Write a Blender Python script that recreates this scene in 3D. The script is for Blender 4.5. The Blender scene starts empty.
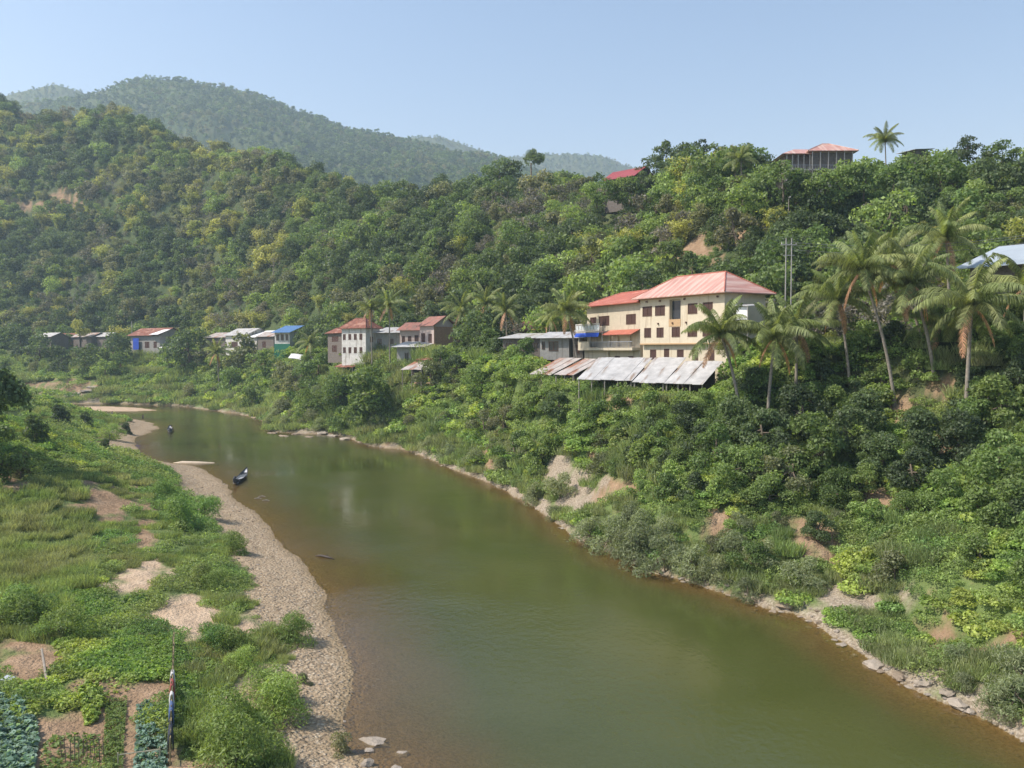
import bpy, bmesh, math, random
import numpy as np
from mathutils import Vector, Matrix
R = math.radians
rng = np.random.default_rng(7); random.seed(7)
S = bpy.context.scene
COL = S.collection
# ------------------------------------------------------------------ camera, sky, sun, exposure
F = 850.0; CX, CY = 512.0, 384.0; HZ = 350.0; CAMZ = 20.0
PITCH = math.atan((CY-HZ)/F)
cd = bpy.data.cameras.new('camera'); cam = bpy.data.objects.new('camera', cd); COL.objects.link(cam)
cd.sensor_width = 36; cd.lens = F/1024*36; cd.clip_start = .5; cd.clip_end = 20000
cam.location = (0, 0, CAMZ); cam.rotation_euler = (math.pi/2-PITCH, 0, 0); S.camera = cam
SUN_EL = 50; SUN_AZ = 262        # azimuth clockwise from +Y
w = bpy.data.worlds.new('World'); S.world = w; w.use_nodes = True
wn = w.node_tree.nodes; bg = wn['Background']
sky = wn.new('ShaderNodeTexSky'); sky.sky_type = 'NISHITA'; sky.sun_disc = False
sky.sun_elevation = R(SUN_EL); sky.sun_rotation = R(SUN_AZ); sky.air_density = 1.0; sky.dust_density = 1.0; sky.ozone_density = .8
w.node_tree.links.new(sky.outputs[0], bg.inputs[0]); bg.inputs[1].default_value = 0.135
sl = bpy.data.lights.new('sun', 'SUN'); so = bpy.data.objects.new('sun', sl); COL.objects.link(so)
sl.energy = 3.8; sl.angle = R(.6); sl.color = (1, .965, .90)
sd = Vector((math.sin(R(SUN_AZ))*math.cos(R(SUN_EL)), math.cos(R(SUN_AZ))*math.cos(R(SUN_EL)), math.sin(R(SUN_EL))))
so.rotation_euler = sd.to_track_quat('Z', 'Y').to_euler(); so.location = (-60, 0, 120)
S.view_settings.view_transform = 'Standard'; S.view_settings.look = 'None'
S.view_settings.exposure = 0.66; S.view_settings.gamma = 1
S.render.engine = 'CYCLES'
try:
    S.cycles.max_bounces = 5; S.cycles.transparent_max_bounces = 6; S.cycles.diffuse_bounces = 3; S.cycles.volume_bounces = 0
    S.cycles.volume_step_rate = 4
except Exception: pass

# ------------------------------------------------------------------ pixel <-> place
cp, sp = math.cos(PITCH), math.sin(PITCH)
def ray(px, py):
    u = (px-CX)/F; v = -(py-CY)/F
    return (u, cp+v*sp, -sp+v*cp)
def at(px, py, Y):
    d = ray(px, py); t = Y/d[1]; return (d[0]*t, Y, CAMZ+d[2]*t)
def gnd0(px, py):
    d = ray(px, py); t = -CAMZ/d[2]; return (d[0]*t, d[1]*t)
def proj(X, Y, Z):
    z = Z-CAMZ
    dep = Y*cp - z*sp; up = Y*sp + z*cp
    return CX+F*X/dep, CY-F*up/dep

# ------------------------------------------------------------------ noise
def hash2(i, j, s):
    h = (i*374761393 + j*668265263 + s*1442695041) & 0x7fffffff
    h = ((h ^ (h >> 13))*1274126177) & 0x7fffffff
    return ((h ^ (h >> 16)) & 0xffff)/65535.0
def vnoise(x, y, s=0):
    xi = np.floor(x).astype(np.int64); yi = np.floor(y).astype(np.int64); fx = x-xi; fy = y-yi
    fx = fx*fx*(3-2*fx); fy = fy*fy*(3-2*fy)
    a = hash2(xi, yi, s); b = hash2(xi+1, yi, s); c = hash2(xi, yi+1, s); d = hash2(xi+1, yi+1, s)
    return (a*(1-fx)+b*fx)*(1-fy)+(c*(1-fx)+d*fx)*fy - .5
def fbm(x, y, s=0, o=4):
    r = 0; am = 1.0
    for k in range(o): r = r+am*vnoise(x*2**k, y*2**k, s+k*17); am *= .5
    return r
def sstep(a, b, x):
    t = np.clip((x-a)/(b-a), 0, 1); return t*t*(3-2*t)

# ------------------------------------------------------------------ shorelines (world polygons)
def unproj_list(L): return [gnd0(*p) for p in L]
LEFT = [(-3, 32), (0, 20), (3, 5), (3, -40), (-500, -40), (-500, 274)]
lp = unproj_list([(398,790),(388,772),(368,757),(349,742),(343,715),(353,692),(351,668),(341,642),(330,611),(319,588),(300,562),(276,537),(261,517),(241,502),(225,484),(208,470),(199,466.5),(180,464),(160,461.5),(143,456),(134,446),(138,437),(150,432),(159,428),(152,423),(140,420),(120,418),(95,416),(60,414),(0,412),(-120,411)])
LPOLY = np.array(LEFT[::-1][0:0] + [(-500, -40), (3, -40), (3, 5), (0, 20), (-3, 32)] + lp + [(-500, lp[-1][1])])
RS = [(-700,402.5),(-100,403),(0,403),(60,404),(120,404),(180,406),(215,411),(240,414),(262,420),(268,431),(300,434),(335,434),(352,439),(372,447),(400,449),(430,459),(455,470),(480,479),(505,491),(530,503),(552,520),(575,536),(600,548),(630,563),(660,575),(700,585),(730,594),(760,606),(790,612),(812,620),(835,640),(860,655),(900,682),(940,700),(980,716),(1024,742)]
rp = unproj_list(RS)
RLINE = np.array(rp + [(30, 38), (36, 28), (40, 15), (42, -30)])
RPOLY = np.array(list(map(tuple, RLINE)) + [(15000, -30), (15000, 16000), (-15000, 16000), (-15000, rp[0][1])])
ISL = np.array(unproj_list([(40,407),(70,406.5),(110,406.5),(140,408),(158,410.5),(130,411.5),(90,411.5),(60,411),(30,410)]))
def seg_dist(X, Y, P, closed):
    n = len(P); d = np.full(X.shape, 1e18)
    for i in range(n if closed else n-1):
        a = P[i]; b = P[(i+1) % n]; e = b-a; L2 = max(e@e, 1e-9)
        t = np.clip(((X-a[0])*e[0]+(Y-a[1])*e[1])/L2, 0, 1)
        d = np.minimum(d, (X-a[0]-t*e[0])**2+(Y-a[1]-t*e[1])**2)
    return np.sqrt(d)
def inside(X, Y, P):
    r = np.zeros(X.shape, bool); n = len(P)
    for i in range(n):
        x1, y1 = P[i]; x2, y2 = P[(i+1) % n]
        if y1 == y2: continue
        c = ((y1 > Y) != (y2 > Y)) & (X < (x2-x1)*(Y-y1)/(y2-y1)+x1)
        r ^= c
    return r
def sdf(X, Y, P):
    d = seg_dist(X, Y, P, True); return np.where(inside(X, Y, P), d, -d)

# ------------------------------------------------------------------ terrain profiles by bearing
def curve(pts, lo=-1.5, hi=1.5, n=1500, smooth=9):
    xs = np.array([(p[0]-CX)/F for p in pts]); ys = np.array([p[1] for p in pts], float)
    g = np.linspace(lo, hi, n); v = np.interp(g, xs, ys)
    k = np.hanning(smooth*2+1); k /= k.sum()
    v = np.convolve(np.pad(v, smooth, mode='edge'), k, 'valid')
    return lambda a: np.interp(a, g, v)
# terrace: depth and height
tY = curve([(-600,420),(0,405),(100,385),(150,372),(240,322),(300,275),(350,226),(420,198),(455,185),(520,141),(570,122),(600,117),(640,107),(700,99),(760,97),(850,96),(940,89),(1024,84),(1200,76),(1700,60)])
tZ = curve([(-600,17),(150,17.5),(240,17),(350,17),(420,16.6),(520,15.6),(570,14.2),(640,13.8),(700,13.6),(760,13.0),(850,13),(940,13.6),(1024,15),(1200,16)])
bW = curve([(-600,40),(150,25),(300,22),(420,20),(520,34),(570,42),(600,40),(700,34),(800,20),(900,14),(1024,22),(1700,20)])
bZ = curve([(-600,22),(150,20),(300,19.5),(520,19.5),(640,19.6),(760,20),(850,20),(940,21),(1024,23),(1700,23)])
rY = curve([(-600,720),(0,650),(120,620),(200,560),(300,455),(400,375),(500,322),(560,300),(600,275),(650,238),(700,215),(800,192),(900,175),(1024,165),(1700,150)])
skyl = [(-600,140),(-60,105),(0,107),(40,117),(70,122),(110,113),(160,126),(200,147),(250,153),(300,164),(345,177),(400,186),(450,186),(500,176),(520,182),(560,180),(600,184),(640,176),(690,152),(740,155),(800,168),(850,168),(900,160),(960,148),(1024,143),(1200,130),(1700,120)]
rE = curve([(p, (HZ-y)) for p, y in skyl], smooth=5)
def treeH(a): return np.interp(a, [-.6, -.2, 0, .2, .6], [9, 9, 9, 8, 8])
mE = curve([(-600,200),(-100,225),(0,240),(20,247),(60,250),(85,250),(110,260),(150,270),(185,269),(235,262),(265,252),(300,238),(350,222),(400,211),(450,201),(490,195),(530,180),(600,165),(700,150),(1700,150)], smooth=5)
nE = curve([(-600,200),(-60,235),(0,249),(30,258),(60,264),(85,258),(110,240),(200,190),(330,190),(380,200),(415,212),(440,213),(470,203),(500,193),(530,194),(560,196),(600,194),(628,184),(680,165),(1700,150)], smooth=4)
knoise = lambda X, Y: 0
def zland(X, Y):
    """far/right side land height"""
    a = X/np.maximum(Y, 1)
    d = sdf(X, Y, RPOLY)
    y0 = tY(a); z0 = tZ(a); z1 = bZ(a); y1 = y0+bW(a); y2 = rY(a); e = rE(a)
    z2 = CAMZ+e/F*y2-treeH(a)
    # shore slope: blend by distance to shore versus depth left to the terrace
    rem = np.maximum(y0-Y, 0); dd = np.maximum(d, 0)
    s = dd/(dd+rem*.8+.01)
    near = sstep(.1, .22, a)
    p_far = np.interp(s, [0, .06, .3, .6, 1], [0, .07, .3, .62, 1])
    p_near = np.interp(s, [0, .05, .18, .26, .5, .75, 1], [0, .06, .11, .27, .5, .72, 1])
    zb = z0*(p_far*(1-near)+p_near*near)
    t = np.clip((Y-y0)/(y1-y0), 0, 1); kf = sstep(.02, .06, a)*(1-sstep(.23, .28, a)); zt = z0+(z1-z0)*(np.minimum(1, t*3)*(1-kf)+sstep(.5, .8, t)*kf)
    t2 = np.clip((Y-y1)/(y2-y1), 0, 1)
    hump = np.interp(t2, [0, .15, .5, .85, 1], [0, .13, .5, .9, 1])
    zh = z1+(z2-z1)*hump
    z = np.where(Y < y0, zb, np.where(Y < y1, zt, zh))
    # beyond the ridge: valley, mountain, farther hill
    y3 = y2*1.35+60; z3 = z2*.55+10; y4 = np.full_like(a, 1650.) ; z4 = CAMZ+mE(a)/F*y4-6
    y5 = 2100.; z5 = z4*.45; y6 = 2900.; z6 = CAMZ+nE(a)/F*y6-6
    zz = np.interp
    t3 = np.clip((Y-y2)/(y3-y2), 0, 1); z = np.where(Y > y2, z2+(z3-z2)*sstep(0, 1, t3), z)
    t4 = np.clip((Y-y3)/(y4-y3), 0, 1); z = np.where(Y > y3, z3+(z4-z3)*(t4*.45+.55*t4**1.6), z)
    t5 = np.clip((Y-y4)/(y5-y4), 0, 1); z = np.where(Y > y4, z4+(z5-z4)*sstep(0, 1, t5), z)
    t6 = np.clip((Y-y5)/(y6-y5), 0, 1); z = np.where(Y > y5, z5+(z6-z5)*t6, z)
    t7 = np.clip((Y-y6)/(2500), 0, 1); z = np.where(Y > y6, z6*(1-t7)+t7*10, z)
    # relief: spurs and gullies on the hills, lumps on the bank
    am = np.clip((Y-y1)/200, 0, 1)*np.where(Y < y2*1.2, 26*(1-np.exp(-(Y-y1)/250)), 60)
    fade = np.where(Y < y2, np.clip(1-t2**3, .0, 1), np.minimum(1, np.abs(Y-y4)/350+.1))
    fade = np.where(Y > y5, np.clip(np.abs(Y-y6)/500, 0.08, 1), fade)
    rid = .5-np.abs(fbm(X/150+3.1, Y/190, 5, 3))*1.6
    z = z+am*fade*(rid-.15)*np.where(Y < y2, .8, 1.1)
    z = z+np.where(Y > y1+8, np.clip((Y-y1)/40, 0, 1)*fbm(X/22, Y/22, 9, 3)*3.0, 0)
    bank = (Y < y0) & (d > 0)
    z = z+np.where(bank, fbm(X/7, Y/7, 21, 4)*2.2*np.clip(dd/6, 0, 1)*np.clip(rem/8, 0, 1)+fbm(X/1.6, Y/1.6, 22, 3)*.35*np.clip(dd/1, 0, 1), 0)
    return z, d
def zleft(X, Y, d):
    dn = np.interp(d, [0, 4, 15, 40, 80, 200], [0, .7, 1.9, 3.6, 7, 12])
    df = np.interp(d, [0, 4, 14, 30, 60, 150, 300], [0, .7, 3.6, 10.5, 16, 24, 30])
    k = sstep(58, 120, Y)*(1-.85*sstep(190, 240, Y))
    z = dn*(1-k)+df*k
    z = z+fbm(X/9, Y/9, 31, 4)*1.3*np.clip((d-6)/12, 0, 1)*(.5+.5*sstep(55, 80, Y))+fbm(X/1.5, Y/1.5, 33, 3)*.16*np.clip(d/3, 0, 1)
    return z
def terrain(X, Y):
    X = np.asarray(X, float); Y = np.asarray(Y, float)
    wa = .35+Y*.004; Xw = X+fbm(X/3.5, Y/5, 3, 4)*wa; Yw = Y+fbm(X/4, Y/5, 4, 4)*wa*1.6
    zl, dr = zland(Xw, Yw); dl = sdf(Xw, Yw, LPOLY); di = sdf(X, Y, ISL)
    bed = -np.minimum(np.minimum(np.maximum(-dl, 0)*.095, np.maximum(-dr, 0)*.16+.02), 2.2)-.02
    bed = bed+fbm(X/2.5, Y/4, 41, 3)*.10*np.clip(-bed/.3, 0, 1)+fbm(X/14, Y/20, 43, 2)*.5*np.clip(-bed-.6, 0, 1)
    z = np.where(dr > 0, zl, np.where(dl > 0, zleft(X, Y, np.maximum(dl, 0)), bed))
    z = np.where((di > -12) & (dl <= 0) & (dr <= 0), np.maximum(z, np.where(di > 0, .05+np.minimum(di*.06, .5), di*.05)), z)
    return z, dl, dr, di
def tz(x, y):
    return float(terrain(np.array([x]), np.array([y]))[0][0])
def hits(px, py, ymin=30., ymax=3200.):
    """first ground point along a pixel's ray"""
    d = ray(px, py); Ys = np.geomspace(ymin, ymax, 1600)
    X = d[0]/d[1]*Ys; Z = CAMZ+d[2]/d[1]*Ys
    g = terrain(X, Ys)[0]; i = np.argmax(g >= Z)
    return X[i], Ys[i], g[i]

# ------------------------------------------------------------------ mesh helpers
def tag(o, label=None, cat=None, group=None, kind=None):
    if label: o['label'] = label
    if cat: o['category'] = cat
    if group: o['group'] = group
    if kind: o['kind'] = kind
    return o
def mesh_np(name, V, Fq, mat, nper=4, smooth=False, attrs=None):
    me = bpy.data.meshes.new(name); V = np.asarray(V, np.float32); Fq = np.asarray(Fq, np.int32)
    me.vertices.add(len(V)); me.vertices.foreach_set('co', V.ravel())
    n = len(Fq); me.loops.add(n*nper); me.loops.foreach_set('vertex_index', Fq.ravel())
    me.polygons.add(n); me.polygons.foreach_set('loop_start', np.arange(0, n*nper, nper, dtype=np.int32))
    me.polygons.foreach_set('loop_total', np.full(n, nper, np.int32))
    if smooth: me.polygons.foreach_set('use_smooth', np.ones(n, bool))
    for k, (dom, arr) in (attrs or {}).items():
        at_ = me.attributes.new(k, 'FLOAT', dom); at_.data.foreach_set('value', np.asarray(arr, np.float32))
    me.update(calc_edges=True)
    if mat: me.materials.append(mat)
    return me
def link(name, me, parent=None, loc=None):
    o = bpy.data.objects.new(name, me); COL.objects.link(o)
    if parent: o.parent = parent
    if loc is not None: o.location = loc
    return o
class MB:
    def __init__(s): s.v = []; s.f = []
    def add(s, vs, fs):
        n = len(s.v); s.v += [tuple(v) for v in vs]; s.f += [tuple(i+n for i in f) for f in fs]; return s
    def box(s, x0, x1, y0, y1, z0, z1):
        return s.add([(x0,y0,z0),(x1,y0,z0),(x1,y1,z0),(x0,y1,z0),(x0,y0,z1),(x1,y0,z1),(x1,y1,z1),(x0,y1,z1)],
              [(0,3,2,1),(4,5,6,7),(0,1,5,4),(1,2,6,5),(2,3,7,6),(3,0,4,7)])
    def slab(s, P, t):
        """polygon P (top) thickened downward"""
        n = len(P); b = [(p[0], p[1], p[2]-t) for p in P]
        return s.add(list(P)+b, [tuple(range(n)), tuple(range(2*n-1, n-1, -1))]+[(i, i+n, (i+1) % n+n, (i+1) % n) for i in range(n)])
    def tube(s, pts, rad, n=7, cap=True):
        pts = [Vector(p) for p in pts]; rings = []
        for i, p in enumerate(pts):
            t = (pts[min(i+1, len(pts)-1)]-pts[max(i-1, 0)]).normalized()
            u = t.cross(Vector((0, 0, 1)) if abs(t.z) < .9 else Vector((1, 0, 0))).normalized(); v = t.cross(u)
            r = rad[i] if hasattr(rad, '__len__') else rad
            rings.append([p+(u*math.cos(2*math.pi*k/n)+v*math.sin(2*math.pi*k/n))*r for k in range(n)])
        vs = [q for rg in rings for q in rg]; fs = []
        for i in range(len(pts)-1):
            for k in range(n): fs.append((i*n+k, (i+1)*n+k, (i+1)*n+(k+1) % n, i*n+(k+1) % n))
        if cap: fs += [tuple(range(n)), tuple(range(len(vs)-1, len(vs)-n-1, -1))]
        return s.add(vs, fs)
    def mesh(s, name, mat, smooth=False):
        me = bpy.data.meshes.new(name); me.from_pydata(s.v, [], s.f)
        if mat: me.materials.append(mat)
        if smooth:
            for p in me.polygons: p.use_smooth = True
        me.update(); return me
    def build(s, name, mat, parent=None, smooth=False, loc=None): return link(name, s.mesh(name, mat, smooth), parent, loc)
def empty(name, loc, rz=0):
    o = bpy.data.objects.new(name, None); COL.objects.link(o); o.location = loc; o.rotation_euler = (0, 0, rz); o.empty_display_size = .3
    return o

# ------------------------------------------------------------------ materials
def newmat(name):
    m = bpy.data.materials.new(name); m.use_nodes = True; nt = m.node_tree; nt.nodes.clear()
    out = nt.nodes.new('ShaderNodeOutputMaterial'); return m, nt, out
def N(nt, t, **kw):
    n = nt.nodes.new(t)
    for k, v in kw.items(): setattr(n, k, v)
    return n
def ramp(nt, fac, stops, interp='LINEAR'):
    r = N(nt, 'ShaderNodeValToRGB'); el = r.color_ramp.elements; r.color_ramp.interpolation = interp
    while len(el) < len(stops): el.new(.5)
    for e, (p, c) in zip(el, stops): e.position = p; e.color = (*c, 1) if len(c) == 3 else c
    nt.links.new(fac, r.inputs[0]); return r.outputs[0]
def mixc(nt, fac, a, b, mode='MIX'):
    m = N(nt, 'ShaderNodeMix', data_type='RGBA', blend_type=mode)
    for s, v in ((0, fac), (6, a), (7, b)):
        if isinstance(v, bpy.types.NodeSocket): nt.links.new(v, m.inputs[s])
        else: m.inputs[s].default_value = v if s == 0 else (*v, 1)
    return m.outputs[2]
def math_(nt, op, a, b=0., c=0.):
    m = N(nt, 'ShaderNodeMath', operation=op)
    for i, v in enumerate((a, b, c)):
        if isinstance(v, bpy.types.NodeSocket): nt.links.new(v, m.inputs[i])
        else: m.inputs[i].default_value = v
    return m.outputs[0]
def noise(nt, scale, detail=3, coord='obj', rough=.55, vec=None):
    n = N(nt, 'ShaderNodeTexNoise'); n.inputs['Scale'].default_value = scale; n.inputs['Detail'].default_value = detail; n.inputs['Roughness'].default_value = rough
    if vec is None:
        if coord == 'world': vec = N(nt, 'ShaderNodeNewGeometry').outputs['Position']
        else: vec = N(nt, 'ShaderNodeTexCoord').outputs['Object']
    nt.links.new(vec, n.inputs['Vector']); return n.outputs['Fac']
def leafmat(name, c1, c2, c3=None, trans=.42, patch=.5):
    m, nt, out = newmat(name)
    oi = N(nt, 'ShaderNodeObjectInfo'); a = N(nt, 'ShaderNodeAttribute', attribute_name='lv')
    k = lambda c: (c[0]*2.4, c[1]*1.95, c[2]*2.6)
    c1, c2 = k(c1), k(c2); c3 = k(c3) if c3 else None
    col = mixc(nt, oi.outputs['Random'], c1, c2)
    if c3:
        nz = ramp(nt, noise(nt, patch, 2, 'world'), [(.45, (0, 0, 0)), (.65, (1, 1, 1))])
        col = mixc(nt, nz, col, c3)
    br = math_(nt, 'MULTIPLY_ADD', a.outputs['Fac'], .9, .55)
    ov = math_(nt, 'FRACT', math_(nt, 'MULTIPLY', oi.outputs['Random'], 7.31)); br = math_(nt, 'MULTIPLY', br, math_(nt, 'MULTIPLY_ADD', ov, .5, .72))
    mul = N(nt, 'ShaderNodeVectorMath', operation='SCALE'); nt.links.new(col, mul.inputs[0]); nt.links.new(br, mul.inputs['Scale'])
    d = N(nt, 'ShaderNodeBsdfPrincipled'); nt.links.new(mul.outputs[0], d.inputs['Base Color']); d.inputs['Roughness'].default_value = .55
    d.inputs['Specular IOR Level'].default_value = .35
    t = N(nt, 'ShaderNodeBsdfTranslucent')
    tc = N(nt, 'ShaderNodeVectorMath', operation='MULTIPLY'); nt.links.new(mul.outputs[0], tc.inputs[0]); tc.inputs[1].default_value = (1.5, 1.5, .7)
    nt.links.new(tc.outputs[0], t.inputs[0])
    mx = N(nt, 'ShaderNodeMixShader'); mx.inputs[0].default_value = trans
    nt.links.new(d.outputs[0], mx.inputs[1]); nt.links.new(t.outputs[0], mx.inputs[2]); nt.links.new(mx.outputs[0], out.inputs[0])
    return m
def solid(name, c, rough=.8, var=.25, scale=1.5, bump=0., metal=0., streak=None, wave=0., wave_scale=8., coord='obj', spec=.3):
    """plain paint / plaster / wood with blotches; streak = colour of stains; wave = corrugation"""
    m, nt, out = newmat(name)
    n = noise(nt, scale, 5, coord)
    lo = tuple(x*(1-var) for x in c); hi = tuple(min(1, x*(1+var*.6)) for x in c)
    col = ramp(nt, n, [(.3, lo), (.7, hi)])
    tc = N(nt, 'ShaderNodeTexCoord')
    if streak:
        mp = N(nt, 'ShaderNodeMapping'); mp.inputs['Scale'].default_value = streak[1]; nt.links.new(tc.outputs['Object'], mp.inputs[0])
        s2 = noise(nt, 1.0, 4, vec=mp.outputs[0])
        f = ramp(nt, s2, [(streak[2], (0, 0, 0)), (streak[2]+.12, (1, 1, 1))]); col = mixc(nt, f, col, streak[0])
    p = N(nt, 'ShaderNodeBsdfPrincipled'); nt.links.new(col, p.inputs['Base Color']); p.inputs['Roughness'].default_value = rough
    p.inputs['Metallic'].default_value = metal; p.inputs['Specular IOR Level'].default_value = spec
    if bump or wave:
        b = N(nt, 'ShaderNodeBump'); b.inputs['Strength'].default_value = 1; b.inputs['Distance'].default_value = bump or wave
        if wave:
            wv = N(nt, 'ShaderNodeTexWave', bands_direction='X'); wv.inputs['Scale'].default_value = wave_scale; nt.links.new(tc.outputs['Object'], wv.inputs[0])
            nt.links.new(wv.outputs['Fac'], b.inputs['Height'])
        else: nt.links.new(noise(nt, scale*6, 3, coord), b.inputs['Height'])
        nt.links.new(b.outputs[0], p.inputs['Normal'])
    nt.links.new(p.outputs[0], out.inputs[0]); return m
GRN = dict(
 dark=leafmat('leaf_dark', (.038,.066,.022), (.055,.092,.028)),
 mid=leafmat('leaf_mid', (.050,.095,.022), (.075,.125,.030)),
 bright=leafmat('leaf_bright', (.085,.145,.034), (.11,.175,.04)),
 yellow=leafmat('leaf_yellow', (.125,.172,.035), (.155,.185,.045)),
 olive=leafmat('leaf_olive', (.070,.098,.035), (.092,.112,.048)),
 brown=leafmat('leaf_brown', (.066,.080,.047), (.086,.096,.062)),
 willow=leafmat('leaf_willow', (.085,.125,.050), (.11,.145,.06)),
 palm=leafmat('leaf_palm', (.092,.140,.040), (.125,.165,.052)),
 palmdead=leafmat('leaf_palm_dry', (.21,.16,.075), (.26,.19,.09)),
 grass=leafmat('leaf_grass', (.085,.145,.04), (.115,.165,.05), (.12,.155,.06), patch=.12),
 weed=leafmat('leaf_weed', (.055,.12,.028), (.09,.16,.035), (.12,.17,.045), patch=.1),
 vine=leafmat('leaf_vine', (.07,.14,.03), (.11,.19,.035), (.15,.21,.04), patch=.2),
 cabb=leafmat('leaf_cabbage', (.075,.14,.085), (.10,.17,.10)),
 lime=leafmat('leaf_lime', (.12,.19,.035), (.15,.21,.04)),
)
BARK = solid('bark', (.16,.125,.09), .9, .4, 6, .02); PBARK = solid('palm_bark', (.27,.235,.19), .9, .35, 4, .02)
PALEBARK = solid('pale_bark', (.30,.26,.21), .9, .3, 5, .02)

# ground material driven by painted kinds of surface
def ground_mat():
    m, nt, out = newmat('ground'); pos = N(nt, 'ShaderNodeNewGeometry').outputs['Position']
    def A(n): return N(nt, 'ShaderNodeAttribute', attribute_name=n).outputs['Fac']
    n1 = noise(nt, .035, 6, 'world', .65); n2 = noise(nt, .6, 5, 'world', .6); n3 = noise(nt, 5, 3, 'world')
    veg = ramp(nt, n1, [(.33, (.042,.075,.026)), (.47, (.058,.09,.03)), (.58, (.078,.098,.038)), (.7, (.10,.10,.05))])
    veg = mixc(nt, math_(nt, 'MULTIPLY', n2, .4), veg, (.11,.11,.05))
    soil = ramp(nt, n2, [(.3, (.22,.145,.085)), (.55, (.33,.225,.14)), (.75, (.42,.30,.20))])
    soil = mixc(nt, ramp(nt, n3, [(.4, (0,0,0)), (.6, (.35,.35,.35))]), soil, (.20,.13,.08))
    grv = N(nt, 'ShaderNodeTexVoronoi'); grv.inputs['Scale'].default_value = 4.6; nt.links.new(pos, grv.inputs['Vector'])
    sep = N(nt, 'ShaderNodeSeparateColor'); nt.links.new(grv.outputs['Color'], sep.inputs[0])
    gc = ramp(nt, sep.outputs[0], [(0, (.22,.165,.10)), (.25, (.37,.29,.19)), (.7, (.45,.365,.25)), (1, (.56,.48,.36))])
    gc = mixc(nt, ramp(nt, grv.outputs['Distance'], [(.25, (0,0,0)), (.6, (.8,.8,.8))]), gc, (.27,.20,.13))
    gc = mixc(nt, ramp(nt, n2, [(.45, (0,0,0)), (.7, (.8,.8,.8))]), gc, (.38,.29,.19))
    sand = ramp(nt, n2, [(.3, (.40,.29,.19)), (.7, (.52,.40,.28))])
    bed = ramp(nt, n3, [(.3, (.17,.125,.065)), (.7, (.28,.21,.12))])
    rock = ramp(nt, n3, [(.3, (.17,.135,.095)), (.5, (.30,.245,.18)), (.7, (.42,.36,.28))])
    gr = ramp(nt, n2, [(.3, (.09,.14,.04)), (.6, (.14,.18,.06)), (.8, (.24,.20,.11))])
    c = veg
    for nm, cc in (('g_grass', gr), ('g_soil', soil), ('g_rock', rock), ('g_sand', sand), ('g_gravel', gc), ('g_bed', bed)): c = mixc(nt, A(nm), c, cc)
    p = N(nt, 'ShaderNodeBsdfPrincipled'); p.inputs['Roughness'].default_value = .95; p.inputs['Specular IOR Level'].default_value = .15
    nt.links.new(c, p.inputs['Base Color'])
    b1 = N(nt, 'ShaderNodeBump'); b1.inputs['Distance'].default_value = .5; b1.inputs['Strength'].default_value = 1; nt.links.new(math_(nt, 'ADD', math_(nt, 'MULTIPLY', n3, .35), n2), b1.inputs['Height'])
    b2 = N(nt, 'ShaderNodeBump'); b2.inputs['Distance'].default_value = .10; nt.links.new(math_(nt, 'MULTIPLY', grv.outputs['Distance'], A('g_gravel')), b2.inputs['Height']); b2.invert = True
    nt.links.new(b1.outputs[0], b2.inputs['Normal']); nt.links.new(b2.outputs[0], p.inputs['Normal'])
    nt.links.new(p.outputs[0], out.inputs[0]); return m
# where earth, rock, sand show: (px, py, rx, ry, kind, Ymax)
BARE = [(575,490,24,32,'rock'),(600,497,20,10,'soil'),(592,455,10,20,'soil'),(620,488,22,8,'soil'),(555,475,12,12,'rock'),(866,602,52,17,'rock'),(805,552,30,32,'soil'),(940,635,46,26,'soil'),
 (720,530,20,20,'soil'),(880,500,16,12,'soil'),(900,412,10,12,'soil'),(948,385,14,8,'soil'),(945,452,12,18,'soil'),(665,250,14,16,'soil'),(700,248,20,20,'soil'),(740,238,12,14,'soil'),
 (65,198,16,9,'soil'),(35,208,20,6,'soil'),(255,362,8,14,'soil'),(300,432,34,6,'rock'),(392,448,24,6,'soil'),(418,380,16,10,'soil'),(700,452,14,20,'x'),
 (60,388,50,9,'soil'),(150,372,30,7,'x'),(88,400,22,3.5,'rock'),(490,465,10,20,'soil'),(995,455,12,18,'soil'),(620,400,14,9,'soil'),
 (205,618,62,25,'sand'),(147,580,32,13,'sand'),(145,535,14,22,'soil'),(105,500,30,16,'soil'),(20,665,34,26,'soil'),(85,735,85,50,'soil'),(120,692,64,24,'soil'),(150,695,36,24,'soil'),(260,672,20,8,'sand'),(245,695,16,16,'sand'),
 (20,395,30,10,'x'),(150,762,60,30,'soil'),(10,480,22,10,'soil')]
def barefac(X, Y, Z, kinds, soft=.5):
    px, py = proj(X, Y, Z); r = np.zeros(np.shape(X))
    nz = fbm(np.asarray(X)/2.2, np.asarray(Y)/3.0, 77, 5)*1.9
    for (a, b, rx, ry, k) in BARE:
        if k not in kinds: continue
        q = np.sqrt(((px-a)/rx)**2+((py-b)/ry)**2)+nz
        r = np.maximum(r, np.clip((1-q)/soft, 0, 1))
    return r

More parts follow.
